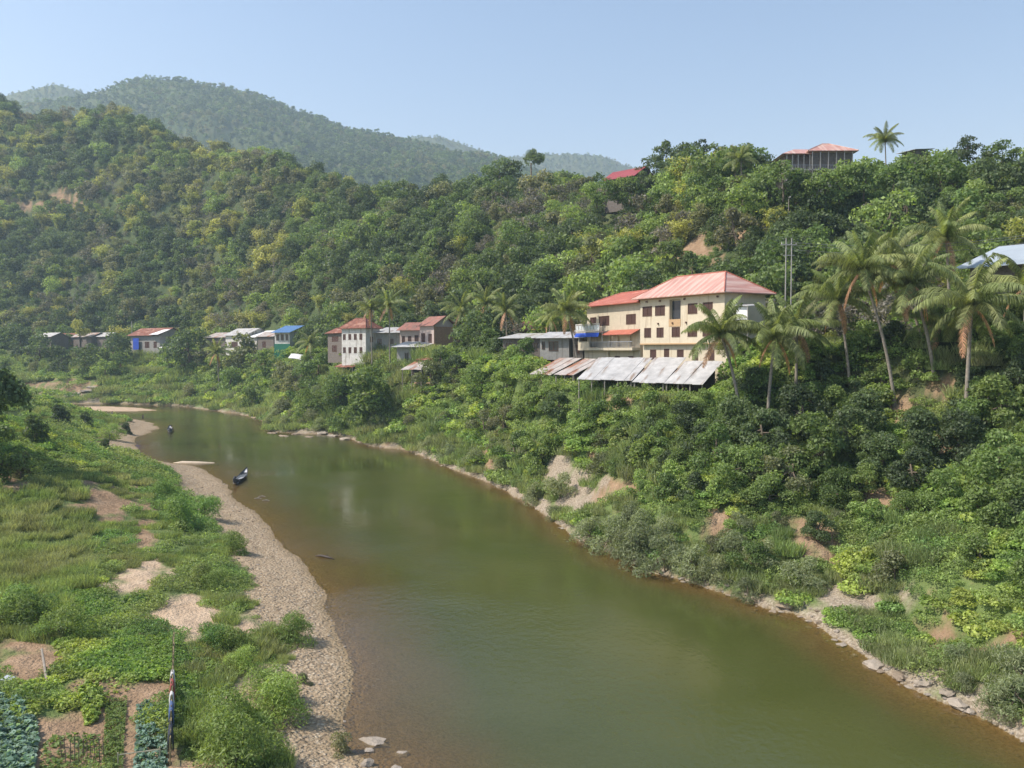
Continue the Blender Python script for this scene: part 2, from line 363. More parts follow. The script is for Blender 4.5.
# ------------------------------------------------------------------ ground sheet and river
na, nr = 900, 860
aa = np.tan(np.linspace(-math.atan(1.35), math.atan(1.35), na)); yy = np.concatenate([np.geomspace(4, 5600, nr-1), [14000]])
AA, YY = np.meshgrid(aa, yy); XX = AA*YY
ZZ, DL, DR, DI = terrain(XX, YY); ZZ[-1] = -8
gravel = (DL > -.6)*(1-sstep(0, 1.5, DL-np.interp(YY, [35, 60, 80, 100, 145, 200, 260], [2.6, 4.6, 4.8, 5.0, 8.5, 7, 7])*(1+fbm(XX/5, YY/7, 55, 3)*.55)))*(DR < 0)
sandm = np.maximum(barefac(XX, YY, ZZ, ('sand',))*(DL > 0), (DI > -1)*1.)
sandm = np.maximum(sandm, gravel*sstep(150, 190, YY)*.8)
soil = barefac(XX, YY, ZZ, ('soil',))*((DL > 0) | (DR > 0))*(ZZ < 150)
rock = np.maximum(barefac(XX, YY, ZZ, ('rock',))*(DR > 0), (DR > -.8)*(1-sstep(.5, 1.7, DR+fbm(XX/3, YY/3, 61, 4)*2.2))*(YY < 400))
grass = np.maximum((DL > 0)*1., (DR > 0)*(ZZ < 19)*(YY < tY(AA)))
bedm = ((DL < 0) & (DR < 0) & (DI < 0))*1.
bedm = np.maximum(bedm, (DL > 0)*np.clip(1-DL/1.3, 0, 1)*.75*(DR < 0))
Fi = (np.arange(nr-1)[:, None]*na+np.arange(na-1)[None, :]).ravel()
faces = np.stack([Fi, Fi+1, Fi+na+1, Fi+na], 1)
gm = mesh_np('ground', np.stack([XX, YY, ZZ], -1).reshape(-1, 3), faces, ground_mat(), smooth=True,
   attrs={k: ('POINT', v.ravel()) for k, v in dict(g_grass=grass, g_soil=soil, g_rock=rock, g_sand=sandm, g_gravel=gravel, g_bed=bedm).items()})
tag(link('ground', gm), kind='structure')

def water_mat():
    m, nt, out = newmat('river_water')
    dep = N(nt, 'ShaderNodeAttribute', attribute_name='depth').outputs['Fac']
    fac = math_(nt, 'SUBTRACT', 1., math_(nt, 'EXPONENT', math_(nt, 'MULTIPLY', dep, -2.0)))
    nz = noise(nt, .05, 3, 'world')
    murk = ramp(nt, nz, [(.35, (.058,.070,.018)), (.65, (.078,.086,.026))])
    murk = mixc(nt, ramp(nt, dep, [(.0, (1,1,1)), (.75, (0,0,0))]), murk, (.125,.085,.032))
    df = N(nt, 'ShaderNodeBsdfDiffuse'); nt.links.new(murk, df.inputs[0])
    tr = N(nt, 'ShaderNodeBsdfTransparent'); tr.inputs[0].default_value = (.85, .78, .6, 1)
    mx = N(nt, 'ShaderNodeMixShader'); nt.links.new(fac, mx.inputs[0]); nt.links.new(tr.outputs[0], mx.inputs[1]); nt.links.new(df.outputs[0], mx.inputs[2])
    gl = N(nt, 'ShaderNodeBsdfGlossy'); gl.inputs['Roughness'].default_value = .06; nt.links.new(ramp(nt, noise(nt, .045, 4, 'world', .6), [(.4, (.03,.03,.03)), (.65, (.17,.17,.17))]), gl.inputs['Roughness'])
    pos = N(nt, 'ShaderNodeNewGeometry').outputs['Position']
    mp = N(nt, 'ShaderNodeMapping'); mp.inputs['Scale'].default_value = (1.6, 1.1, 1); nt.links.new(pos, mp.inputs[0])
    h = math_(nt, 'ADD', noise(nt, 1.3, 4, vec=mp.outputs[0], rough=.6), math_(nt, 'MULTIPLY', noise(nt, .18, 2, vec=pos), 1.2))
    calm = ramp(nt, noise(nt, .03, 3, vec=pos), [(.4, (.12,.12,.12)), (.62, (1,1,1))])
    b = N(nt, 'ShaderNodeBump'); b.inputs['Distance'].default_value = .055; nt.links.new(calm, b.inputs['Strength']); nt.links.new(h, b.inputs['Height'])
    nt.links.new(b.outputs[0], gl.inputs['Normal'])
    fr = N(nt, 'ShaderNodeFresnel'); fr.inputs[0].default_value = 1.33; nt.links.new(b.outputs[0], fr.inputs[1])
    m2 = N(nt, 'ShaderNodeMixShader'); nt.links.new(fr.outputs[0], m2.inputs[0]); nt.links.new(mx.outputs[0], m2.inputs[1]); nt.links.new(gl.outputs[0], m2.inputs[2])
    nt.links.new(m2.outputs[0], out.inputs[0]); return m
ja = slice(0, na, 2); jr = [i for i in range(nr) if yy[i] < 430][::2]
WX = XX[jr][:, ja]; WY = YY[jr][:, ja]; WZ = ZZ[jr][:, ja]; h_, w_ = WX.shape
Fi = (np.arange(h_-1)[:, None]*w_+np.arange(w_-1)[None, :]); keep = (WZ[:-1, :-1] < .4) | (WZ[1:, 1:] < .4) | (WZ[1:, :-1] < .4) | (WZ[:-1, 1:] < .4)
Fi = Fi[keep]; faces = np.stack([Fi, Fi+1, Fi+w_+1, Fi+w_], 1)
V = np.stack([WX, WY, np.zeros_like(WX)], -1).reshape(-1, 3); used = np.unique(faces); mp_ = -np.ones(len(V), int); mp_[used] = np.arange(len(used))
wm = mesh_np('river', V[used], mp_[faces], water_mat(), smooth=True, attrs={'depth': ('POINT', np.maximum(-WZ.ravel()[used], 0))})
tag(link('river_water', wm), kind='structure')

# ------------------------------------------------------------------ foliage templates
def leaves(C, Nn, size, aspect=.5, rs=rng):
    """diamond leaves at C facing Nn"""
    n = len(C); Nn = Nn/np.maximum(np.linalg.norm(Nn, axis=1, keepdims=True), 1e-6)
    r = rs.normal(size=(n, 3)); t = np.cross(Nn, r); t /= np.maximum(np.linalg.norm(t, axis=1, keepdims=True), 1e-6); b = np.cross(Nn, t)
    s = (size*rs.uniform(.6, 1.35, n))[:, None]
    v = np.stack([C+t*s*.5, C+b*s*.5*aspect, C-t*s*.5, C-b*s*.5*aspect], 1).reshape(-1, 3)
    return v
def blob_pts(n, blobs, rs, shell=.72):
    k = rs.choice(len(blobs), n, p=np.array([b[3]**2 for b in blobs])/sum(b[3]**2 for b in blobs)); B = np.array(blobs)[k]
    d = rs.normal(size=(n, 3)); d /= np.linalg.norm(d, axis=1, keepdims=True); d[:, 2] = np.where(d[:, 2] < -.35, -d[:, 2], d[:, 2])
    lump = 1+.22*np.sin(d[:, 0]*5+k)*np.sin(d[:, 1]*5+k*2)*np.sin(d[:, 2]*4+k)
    r = B[:, 3]*(shell+(1-shell)*rs.random(n)**.6)*lump*(1+.10*rs.normal(size=n))
    P = B[:, :3]+d*r[:, None]*np.array([1, 1, .82]); return P, d
def leafmesh(name, P, Nn, size, mat, aspect=.6, jit=.7, rs=rng, tone=None):
    Nn = Nn+rs.normal(size=Nn.shape)*jit; v = leaves(P, Nn, size, aspect, rs); n = len(P)
    lv = rs.random(n) if tone is None else np.clip(rs.random(n)*.7+tone*.3, 0, 1)
    return mesh_np(name, v, np.arange(n*4).reshape(n, 4), mat, attrs={'lv': ('FACE', lv)})
def crown_blobs(rs, h, w, nb, base=.35, style='round'):
    bl = []
    for i in range(nb):
        t = (i+.5)/nb; z = h*(base+(1-base)*t*.86)
        prof = {'round': math.sin(math.pi*min(.97, .18+.75*t))**.7, 'wide': (.6+.5*t) if t < .75 else 1.0-.9*(t-.75), 'tall': .75*math.sin(math.pi*(.2+.7*t)), 'bush': math.cos(t*1.3)}[style]
        an = rs.random()*6.28+i*2.4; rr = w*.5*prof*rs.uniform(.3, .95)
        bl.append((math.cos(an)*rr, math.sin(an)*rr, z-(.1*h if style != 'bush' else .25*h*0), w*.5*rs.uniform(*((.34, .56) if style == 'bush' else (.2, .6)))*(.7 if style == 'tall' else 1)))
    return bl
def trunk_mb(rs, h, r, blobs, lean=.05):
    mb = MB(); th = h*.62; pts = []; ox, oy = rs.normal()*lean*h, rs.normal()*lean*h
    for i in range(6): t = i/5; pts.append((ox*t*t, oy*t*t, -0.6+(th+.6)*t))
    mb.tube(pts, [r*(1.25-.75*i/5) for i in range(6)], 7)
    for b in blobs[:8]:
        t0 = rs.uniform(.45, .9); s = (ox*t0*t0, oy*t0*t0, th*t0)
        e = b[:3]; mid = ((s[0]*.5+e[0]*.5), (s[1]*.5+e[1]*.5), s[2]*.4+e[2]*.6)
        mb.tube([s, mid, e], [r*.5, r*.3, r*.1], 5, False)
    return mb
TPL = {}
def tree_tpl(kind, mat, h, w, nb, nl, ls, base, style, nvar=3, r=.2, aspect=.6, shell=.72, bark=None, lodn=None):
    L = []
    for v in range(nvar):
        rs = np.random.default_rng(hash((len(TPL), v)) % 9999+11)
        bl = crown_blobs(rs, h, w, nb, base, style); P, d = blob_pts(nl, bl, rs, shell)
        if style == 'bush': P[:, 2] = (P[:, 2]-.13*h)*1.12
        P[:, 2] = np.maximum(P[:, 2], .05)
        cm = leafmesh(kind+'_crown', P, d, ls, mat, aspect, .75, rs)
        tm = trunk_mb(rs, h, r, bl).mesh(kind+'_trunk', bark or BARK, True)
        L.append((cm, tm, h))
    TPL[kind] = L
def bare_tpl(kind, h, w, mat, nl):
    L = []
    for v in range(2):
        rs = np.random.default_rng(500+v); mb = MB(); tips = []
        def br(p, d, l, r, k):
            q = p+d*l; m_ = p+d*l*.5+Vector(rs.normal(size=3))*l*.06; mb.tube([p, m_, q], [r, r*.8, r*.6], 5 if k < 2 else 3, False)
            if k >= 4: tips.append(q); return
            for i in range(3 if k else 4):
                nd = (d+Vector(rs.normal(size=3))*.55+Vector((0, 0, .12))).normalized(); br(q, nd, l*rs.uniform(.6, .82), r*.6, k+1)
        br(Vector((0, 0, -.3)), Vector((0, 0, 1)), h*.3, .16, 0)
        T = np.array([tuple(t) for t in tips]); idx = rs.integers(0, len(T), nl); P = T[idx]+rs.normal(size=(nl, 3))*.55
        cm = leafmesh(kind+'_crown', P, rs.normal(size=(nl, 3)), .42, mat, .5, .5, rs)
        L.append((cm, mb.mesh(kind+'_trunk', PALEBARK, False), h))
    TPL[kind] = L
def bamboo_tpl(kind, h, mat, ncul, per, ls):
    L = []
    for v in range(3):
        rs = np.random.default_rng(700+v+len(TPL)); mb = MB(); PP = []; NN = []
        for c in range(ncul):
            an = rs.random()*6.28; out = rs.uniform(.15, .55)*h*.75; hh = h*rs.uniform(.75, 1.05); b0 = rs.normal(size=2)*.5
            dx, dy = math.cos(an), math.sin(an); pts = []
            for i in range(9):
                t = i/8; pts.append((b0[0]+dx*out*t**2.1, b0[1]+dy*out*t**2.1, hh*(t-.26*t**4)*1.05))
            if c < 14: mb.tube(pts[:7], [.05]*5+[.04, .03], 4, False)
            T = rs.random(per)**.7*.8+.2; A_ = np.array(pts); P = np.stack([np.interp(T, np.linspace(0, 1, 9), A_[:, k]) for k in range(3)], 1)
            P += rs.normal(size=P.shape)*np.array([.45, .45, .35])*(h/9); P[:, 2] -= rs.random(per)*.5
            PP.append(P); NN.append(np.tile([dx*.4, dy*.4, .9], (per, 1)))
        P = np.concatenate(PP); cm = leafmesh(kind+'_crown', P, np.concatenate(NN), ls, mat, .38, .6, rs)
        L.append((cm, mb.mesh(kind+'_stem', solid('culm%d' % v, (.16,.17,.06)), False), h))
    TPL[kind] = L
# near (bank) kinds
tree_tpl('n_dark', GRN['dark'], 7, 6, 13, 5200, .36, .22, 'round', 3)
tree_tpl('n_mid', GRN['mid'], 7, 6.5, 14, 5200, .36, .15, 'round', 3)
tree_tpl('n_bright', GRN['bright'], 6, 6, 12, 4600, .36, .12, 'wide', 3)
tree_tpl('n_olive', GRN['olive'], 6, 5, 11, 3200, .32, .2, 'round', 2)
tree_tpl('b_bright', GRN['bright'], 2.4, 3.0, 8, 2000, .24, .1, 'bush', 3, r=.07)
tree_tpl('b_mid', GRN['mid'], 2.4, 3.0, 8, 2000, .24, .1, 'bush', 3, r=.07)
tree_tpl('b_dark', GRN['dark'], 2.6, 3.0, 8, 2000, .26, .1, 'bush', 2, r=.07)
tree_tpl('b_willow', GRN['willow'], 2.2, 3.2, 9, 2900, .24, .1, 'bush', 3, r=.06, aspect=.22)
tree_tpl('b_olive', GRN['olive'], 2.0, 2.8, 8, 1600, .20, .1, 'bush', 2, r=.06)
tree_tpl('b_weed', GRN['weed'], 1.5, 2.6, 10, 5200, .13, .05, 'bush', 3, r=.03, aspect=.3)
tree_tpl('b_lush', GRN['bright'], 1.5, 2.6, 10, 5200, .13, .05, 'bush', 3, r=.03, aspect=.3)
# far (forest) kinds
for k, mt, st, hh, ww in (('f_dark','dark','round',9,8),('f_mid','mid','round',8.5,8),('f_bright','bright','wide',8,8),('f_olive','olive','round',8,7.5),('f_tall','dark','tall',12,7.5),('f_yellow','yellow','round',7.5,7)):
    tree_tpl(k, GRN[mt], hh, ww, 17, 1700, .6, .12, st, 4, shell=.55)
tree_tpl('f_brown', GRN['brown'], 8, 7, 11, 800, .5, .3, 'round', 2, bark=PALEBARK, shell=.4)
bare_tpl('f_bare', 9, 7, GRN['brown'], 500)
bamboo_tpl('f_bamboo', 9, GRN['yellow'], 26, 60, .62)
bamboo_tpl('n_bamboo', 8, GRN['mid'], 30, 160, .36)
# very far
for k, mt in (('d_dark','dark'),('d_mid','mid'),('d_olive','olive')):
    tree_tpl(k, GRN[mt], 10, 10, 8, 260, 1.7, .1, 'round', 2)

# ------------------------------------------------------------------ geometry-node scatter for uncountable growth
def scatter(name, P, scale, rotz, idx, meshes, label, cat):
    col = bpy.data.collections.new(name+'_kinds')
    for i, me in enumerate(meshes):
        o = bpy.data.objects.new('%s_kind_%02d' % (name, i), me); col.objects.link(o)
    me = bpy.data.meshes.new(name); P = np.asarray(P, np.float32); me.vertices.add(len(P)); me.vertices.foreach_set('co', P.ravel())
    for k, v, ty in (('scl', scale, 'FLOAT'), ('rz', rotz, 'FLOAT'), ('idx', idx, 'INT')):
        a = me.attributes.new(k, ty, 'POINT'); a.data.foreach_set('value', np.asarray(v, np.int32 if ty == 'INT' else np.float32))
    me.update(); o = link(name, me)
    g = bpy.data.node_groups.new(name, 'GeometryNodeTree'); g.interface.new_socket('Geometry', in_out='INPUT', socket_type='NodeSocketGeometry'); g.interface.new_socket('Geometry', in_out='OUTPUT', socket_type='NodeSocketGeometry')
    n = g.nodes; l = g.links; gi = n.new('NodeGroupInput'); go = n.new('NodeGroupOutput'); iop = n.new('GeometryNodeInstanceOnPoints'); ci = n.new('GeometryNodeCollectionInfo')
    ci.inputs['Collection'].default_value = col; ci.inputs['Separate Children'].default_value = True; ci.inputs['Reset Children'].default_value = True
    iop.inputs['Pick Instance'].default_value = True
    def na_(nm, ty): q = n.new('GeometryNodeInputNamedAttribute'); q.data_type = ty; q.inputs['Name'].default_value = nm; return [s for s in q.outputs if s.enabled][0]
    cx = n.new('ShaderNodeCombineXYZ'); l.new(na_('rz', 'FLOAT'), cx.inputs[2])
    l.new(gi.outputs[0], iop.inputs['Points']); l.new(ci.outputs[0], iop.inputs['Instance']); l.new(na_('idx', 'INT'), iop.inputs['Instance Index'])
    l.new(cx.outputs[0], iop.inputs['Rotation']); l.new(na_('scl', 'FLOAT'), iop.inputs['Scale']); l.new(iop.outputs[0], go.inputs[0])
    md = o.modifiers.new('scatter', 'NODES'); md.node_group = g
    return tag(o, label, cat, kind='stuff')

# ------------------------------------------------------------------ keep-clear boxes: (x0,y0,x1,y1, Y of the thing) — nothing nearer may hide it
CLEAR = [(640,268,766,357,110),(584,286,642,357,122),(578,356,712,392,104),(528,355,582,376,125),(500,318,585,366,140),(335,318,440,356,198),(392,330,432,346,202),(398,356,426,368,195),
 (322,320,372,352,215),(272,322,298,338,270),(124,325,170,340,355),(206,325,272,334,310),(288,354,318,362,255),(785,144,852,156,165),(602,164,640,172,225),(562,470,598,510,92),(838,590,900,616,55),(793,545,815,572,58),(966,232,1030,258,98),(50,320,112,331,380),
 (786,238,793,285,100),(524,155,540,186,260),(872,122,900,165,140),(860,240,1000,330,80)]
FOOT = []   # footprints (cx, cy, r) no tree may stand in
def ok_tree(X, Y, z, h, w, slack=2):
    px, pt = proj(X, Y, z+h*.95); _, pb = proj(X, Y, z); r = w*.42*F/Y
    for (x0, y0, x1, y1, by) in CLEAR:
        if Y < by+6 and px+r > x0+slack and px-r < x1-slack and pt < y1-slack and pb > y0: return False
    for (cx, cy, r_) in FOOT:
        if (X-cx)**2+(Y-cy)**2 < (r_+w*.25)**2: return False
    return True

# ------------------------------------------------------------------ building materials
M = dict(
 cream=solid('cream_plaster', (.60,.52,.385), .85, .08, 1.2, streak=((.45,.36,.25), (1.3,1.3,.14), .57)),
 cream2=solid('beige_plaster', (.52,.455,.34), .85, .10, 1.2, streak=((.38,.31,.23), (1.3,1.3,.14), .56)),
 trim=solid('orange_trim', (.50,.33,.18), .8, .1), white=solid('white_paint', (.58,.56,.52), .8, .2, 1.5, streak=((.33,.30,.26), (1.2,1.2,.2), .55)),
 pink=solid('pink_plaster', (.46,.37,.33), .85, .1, 1.5, streak=((.35,.29,.25), (1,1,.2), .6)),
 salmon=solid('salmon_tin', (.50,.25,.19), .42, .16, .5, wave=.03, wave_scale=1.6, spec=.7, streak=((.60,.40,.32), (1.6,.14,.14), .46)),
 red=solid('red_tin', (.42,.13,.085), .5, .12, .6, wave=.03, wave_scale=1.6, streak=((.52,.22,.15), (.3,1,1), .55)),
 rust2=solid('faded_red_tin', (.30,.135,.10), .7, .3, 1.2, wave=.03, wave_scale=1.6, streak=((.20,.12,.09), (1.2,.3,.3), .52)),
 rust=solid('rusty_tin', (.22,.085,.055), .75, .35, 1.2, wave=.03, wave_scale=1.6, streak=((.33,.17,.12), (.4,.8,.8), .52)),
 magenta=solid('crimson_tin', (.30,.06,.06), .45, .15, .5, wave=.03, wave_scale=1.6),
 tin=solid('grey_tin', (.50,.49,.47), .5, .25, .9, wave=.03, wave_scale=1.6, metal=.15, streak=((.27,.20,.15), (1.1,.25,.25), .55)),
 oldtin=solid('old_tin', (.40,.36,.33), .7, .25, 1, wave=.03, wave_scale=1.6, streak=((.28,.13,.075), (.5,.25,.25), .5)),
 bluetin=solid('blue_tin', (.09,.19,.38), .5, .12, .6, wave=.03, wave_scale=1.6),
 greyblue=solid('pale_blue_tin', (.36,.41,.45), .5, .08, .6, wave=.03, wave_scale=1.6),
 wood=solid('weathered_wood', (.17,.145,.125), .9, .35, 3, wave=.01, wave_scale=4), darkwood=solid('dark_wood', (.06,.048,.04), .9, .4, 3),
 greywall=solid('grey_boards', (.30,.29,.27), .9, .2, 2, wave=.01, wave_scale=3, streak=((.18,.16,.14), (2,2,.3), .55)),
 shutter=solid('brown_shutter', (.085,.045,.035), .6, .2, 4, wave=.01, wave_scale=3), frame=solid('window_frame', (.14,.075,.05), .6, .1),
 concrete=solid('concrete', (.36,.34,.31), .9, .2, 2), brick=solid('brick', (.36,.22,.14), .9, .3, 4, .02), post=solid('post', (.30,.27,.23), .85, .25, 3),
 green=solid('green_boards', (.03,.16,.10), .8, .2, 2), blue=solid('blue_awning', (.03,.09,.50), .7, .15, 2), tarp=solid('white_tarp', (.70,.70,.70), .6, .1, 1),
 bluetarp=solid('blue_tarp', (.02,.07,.45), .6, .2, 1), steel=solid('railing_steel', (.30,.32,.36), .5, .1), dark=solid('dark_interior', (.02,.018,.016), .95, .2))
gm_, nt_, out_ = newmat('glass_dark'); p_ = N(nt_, 'ShaderNodeBsdfPrincipled'); p_.inputs['Base Color'].default_value = (.03, .035, .04, 1); p_.inputs['Roughness'].default_value = .12; nt_.links.new(p_.outputs[0], out_.inputs[0]); M['glass'] = gm_

def fr(pL, YL, pR, YR):
    a = Vector(((pL-CX)/F*YL, YL)); b = Vector(((pR-CX)/F*YR, YR)); return a, (b-a).length, math.atan2(b.y-a.y, b.x-a.x)
def wall_panel(mb, W, z0, z1, holes, y=0., depth=.25):
    xs = sorted({0, W, *[h[0] for h in holes], *[h[1] for h in holes]}); zs = sorted({z0, z1, *[h[2] for h in holes], *[h[3] for h in holes]})
    for i in range(len(xs)-1):
        for j in range(len(zs)-1):
            mx, mz = (xs[i]+xs[i+1])/2, (zs[j]+zs[j+1])/2
            if any(h[0] < mx < h[1] and h[2] < mz < h[3] for h in holes): continue
            mb.add([(xs[i], y, zs[j]), (xs[i+1], y, zs[j]), (xs[i+1], y, zs[j+1]), (xs[i], y, zs[j+1])], [(0, 1, 2, 3)])
    for h in holes:
        d = h[4] if len(h) > 4 else depth; a, b, c, e = h[:4]; v = [(a, y, c), (b, y, c), (b, y, e), (a, y, e), (a, y+d, c), (b, y+d, c), (b, y+d, e), (a, y+d, e)]
        mb.add(v, [(0, 4, 5, 1), (1, 5, 6, 2), (2, 6, 7, 3), (3, 7, 4, 0), (4, 7, 6, 5)])
def window(par, x0, x1, z0, z1, y=0., style='shutter', leaves_=2, fm='frame'):
    mb = MB(); t = .07; yo = y-.04; yi = y+.06
    mb.box(x0-t, x1+t, yo, yi, z1, z1+t).box(x0-t, x1+t, yo-.03, yi, z0-t, z0).box(x0-t, x0, yo, yi, z0, z1).box(x1, x1+t, yo, yi, z0, z1)
    for k in range(1, leaves_): xm = x0+(x1-x0)*k/leaves_; mb.box(xm-t*.4, xm+t*.4, yo+.01, yi-.005, z0, z1)
    w_ = mb.build('window', M[fm], par); pm = MB()
    for k in range(leaves_):
        a = x0+(x1-x0)*k/leaves_+t*.45*(k > 0); b = x0+(x1-x0)*(k+1)/leaves_-t*.45*(k < leaves_-1); pm.box(a+.01, b-.01, y+.03, y+.05, z0+.01, z1-.01)
        if style == 'shutter':
            for q in range(5): zz = z0+(z1-z0)*(q+.5)/5; pm.box(a+.06, b-.06, y+.012, y+.028, zz-.05, zz+.05)
    pm.build('shutter' if style == 'shutter' else 'pane', M['shutter'] if style == 'shutter' else M['glass'], w_)
def roof_hip(par, W, D, z, rise, ov, mat, name='roof', t=.12, trim=None):
    x0, x1, y0, y1 = -ov, W+ov, -ov, D+ov; hd = (y1-y0)/2; r0 = (x0+hd, (y0+y1)/2, z+rise); r1 = (x1-hd, (y0+y1)/2, z+rise)
    A, B, C_, D_ = (x0, y0, z), (x1, y0, z), (x1, y1, z), (x0, y1, z)
    mb = MB(); mb.add([A, B, C_, D_, r0, r1, *[(p[0], p[1], p[2]-t) for p in (A, B, C_, D_)]], [(0, 1, 5, 4), (1, 2, 5), (2, 3, 4, 5), (3, 0, 4), (0, 6, 7, 1), (1, 7, 8, 2), (2, 8, 9, 3), (3, 9, 6, 0), (9, 8, 7, 6)])
    r = mb.build(name, mat, par); q = MB()
    for a, b in ((A, r0), (B, r1), (C_, r1), (D_, r0), (r0, r1)): q.tube([Vector(a)+Vector((0, 0, .03)), Vector(b)+Vector((0, 0, .03))], .09, 6)
    q.build('ridge_cap', trim or mat, r); return r
def roof_gable(par, W, D, z, rise, ov, mat, back=None, axis='x', name='roof'):
    """ridge parallel to the façade (axis x) or towards the viewer (axis y)"""
    mb = MB(); t = .07
    if axis == 'x':
        ym = D/2; mb.slab([(-ov, -ov, z), (W+ov, -ov, z), (W+ov, ym, z+rise), (-ov, ym, z+rise)], t); mb.slab([(-ov, ym, z+rise+.003), (W+ov, ym, z+rise+.003), (W+ov, D+ov, z), (-ov, D+ov, z)], t)
    else:
        xm = W/2; mb.slab([(-ov, -ov, z), (xm, -ov, z+rise), (xm, D+ov, z+rise), (-ov, D+ov, z)], t); mb.slab([(xm, -ov, z+rise+.003), (W+ov, -ov, z), (W+ov, D+ov, z), (xm, D+ov, z+rise+.003)], t)
    return mb.build(name, mat, par)
def gable_ends(mb, W, D, z, rise, axis='x'):
    if axis == 'x':
        for x in (.02, W-.02): mb.add([(x, 0, z), (x, D, z), (x, D/2, z+rise-.05)], [(0, 1, 2)])
    else: mb.add([(0, .02, z), (W, .02, z), (W/2, .02, z+rise-.05)], [(0, 1, 2)])
def house(name, label, L, D, zb, zt, wins=(), wall='white', roof=None, cat='house', holes=(), group=None, ws='shutter', stilt=0, base_wall=None, fm='frame', right=()):
    a, W, rz = L; t = empty(name, (a.x, a.y, zb), rz); tag(t, label, cat, group); H = zt-zb; mb = MB()
    hs = [(u0*W, u1*W, z0-zb, z1-zb) for (u0, u1, z0, z1) in wins]; hh = [(u0*W, u1*W, z0-zb, z1-zb, d) for (u0, u1, z0, z1, d) in holes]
    z0 = stilt; wall_panel(mb, W, z0, H, [h+(.3,) for h in hs]+hh)
    mb.add([(W, 0, z0), (W, D, z0), (W, D, H), (W, 0, H)], [(0, 1, 2, 3)]); mb.add([(0, 0, z0), (0, D, z0), (0, D, H), (0, 0, H)], [(3, 2, 1, 0)]); mb.add([(0, D, z0), (W, D, z0), (W, D, H), (0, D, H)], [(3, 2, 1, 0)])
    mb.add([(0, 0, z0), (W, 0, z0), (W, D, z0), (0, D, z0)], [(3, 2, 1, 0)]); mb.add([(0, 0, H-.02), (W, 0, H-.02), (W, D, H-.02), (0, D, H-.02)], [(0, 1, 2, 3)])
    if roof and roof[0] == 'gable': gable_ends(mb, W, D, H, roof[1], roof[4] if len(roof) > 4 else 'x')
    mb.build('wall', M[wall], t)
    for (x0, x1, c, d) in hs: window(t, x0, x1, c, d, 0, ws, 2 if x1-x0 > 1 else 1, fm)
    for (v0, v1, c, d) in right:     # windows on the right-hand end wall
        q = MB(); q.box(W-.02, W+.05, v0*D, v1*D, c-zb, d-zb).build('window', M[fm], t)
    if stilt:
        n = max(3, int(W/2.2))
        for i in range(n):
            for y in (.15, D*.5): x = .15+(W-.3)*i/(n-1); MB().tube([(x, y, -5), (x, y, stilt+.03)], .11, 6).build('stilt', M['post'], t)
        MB().box(.1, W-.1, D*.55, D*.6, -3, stilt).build('dark_back_wall', M['darkwood'], t)
    if roof:
        k, rise, ov, mt = roof[:4]
        if k == 'hip': roof_hip(t, W, D, H, rise, ov, M[mt])
        elif k == 'gable': roof_gable(t, W, D, H, rise, ov, M[mt], axis=roof[4] if len(roof) > 4 else 'x')
        elif k == 'shed': MB().slab([(-ov, -ov*1.6, H-rise*.12), (W+ov, -ov*1.6, H-rise*.12), (W+ov, D+ov, H+rise), (-ov, D+ov, H+rise)], .07).build('roof', M[mt], t)
    c = Vector((math.cos(rz), math.sin(rz))); nb_ = Vector((-c.y, c.x)); mid = Vector((a.x, a.y))+c*W/2+nb_*D/2
    FOOT.append((mid.x, mid.y, max(D, 3)/2+.5)); k_ = int(W/4)
    for i in range(k_+1): q = Vector((a.x, a.y))+c*(W*i/max(1, k_))+nb_*D/2; FOOT.append((q.x, q.y, D/2))
    t['_W'] = W; return t, W, H
def canopy(name, label, L, D, zf, zbk, mat, posts=5, group=None, back=True, ph=None, skew=0):
    a, W, rz = L; t = empty(name, (a.x, a.y, zf), rz); tag(t, label, 'canopy', group); c, s = math.cos(rz), math.sin(rz)
    q = MB(); n_ = max(2, int(W/1.1)); rr_ = random.Random(int(a.x*31))
    for i in range(n_):     # overlapping sheets, each lifted and cut a little differently
        x0, x1 = W*i/n_-.05, W*(i+1)/n_+.05; e0, e1 = rr_.uniform(-.22, .12), rr_.uniform(-.1, .1); zo = .02+.035*(i % 2)+rr_.uniform(0, .02)
        sl_ = (zbk-zf)/D; q.slab([(x0, e0, zo+e0*sl_), (x1, e0, zo+e0*sl_+rr_.uniform(-.03, .03)), (x1+skew, D+e1, zbk-zf+zo), (x0+skew, D+e1, zbk-zf+zo)], .05)
    q.build('roof', M[mat], t)
    for i in range(posts):
        x = .2+(W-.4)*i/max(1, posts-1); gx, gy = a.x+c*x-s*.25, a.y+s*x+c*.25; gz = tz(gx, gy)-zf-.4
        MB().tube([(x, .25, min(gz, -1.8)), (x, .25, .0)], .09, 6).build('post', M['post'], t)
    if back: MB().box(.1+skew*.6, W-.1+skew*.6, D*.62, D*.66, -5, (zbk-zf)*.6-.1).build('dark_back_wall', M['darkwood'], t)  # dark boards added so the space under the roof reads as shaded interior
    FOOT.append((a.x+c*W/2-s*D/2, a.y+s*W/2+c*D/2, max(W, D)/2))
    return t

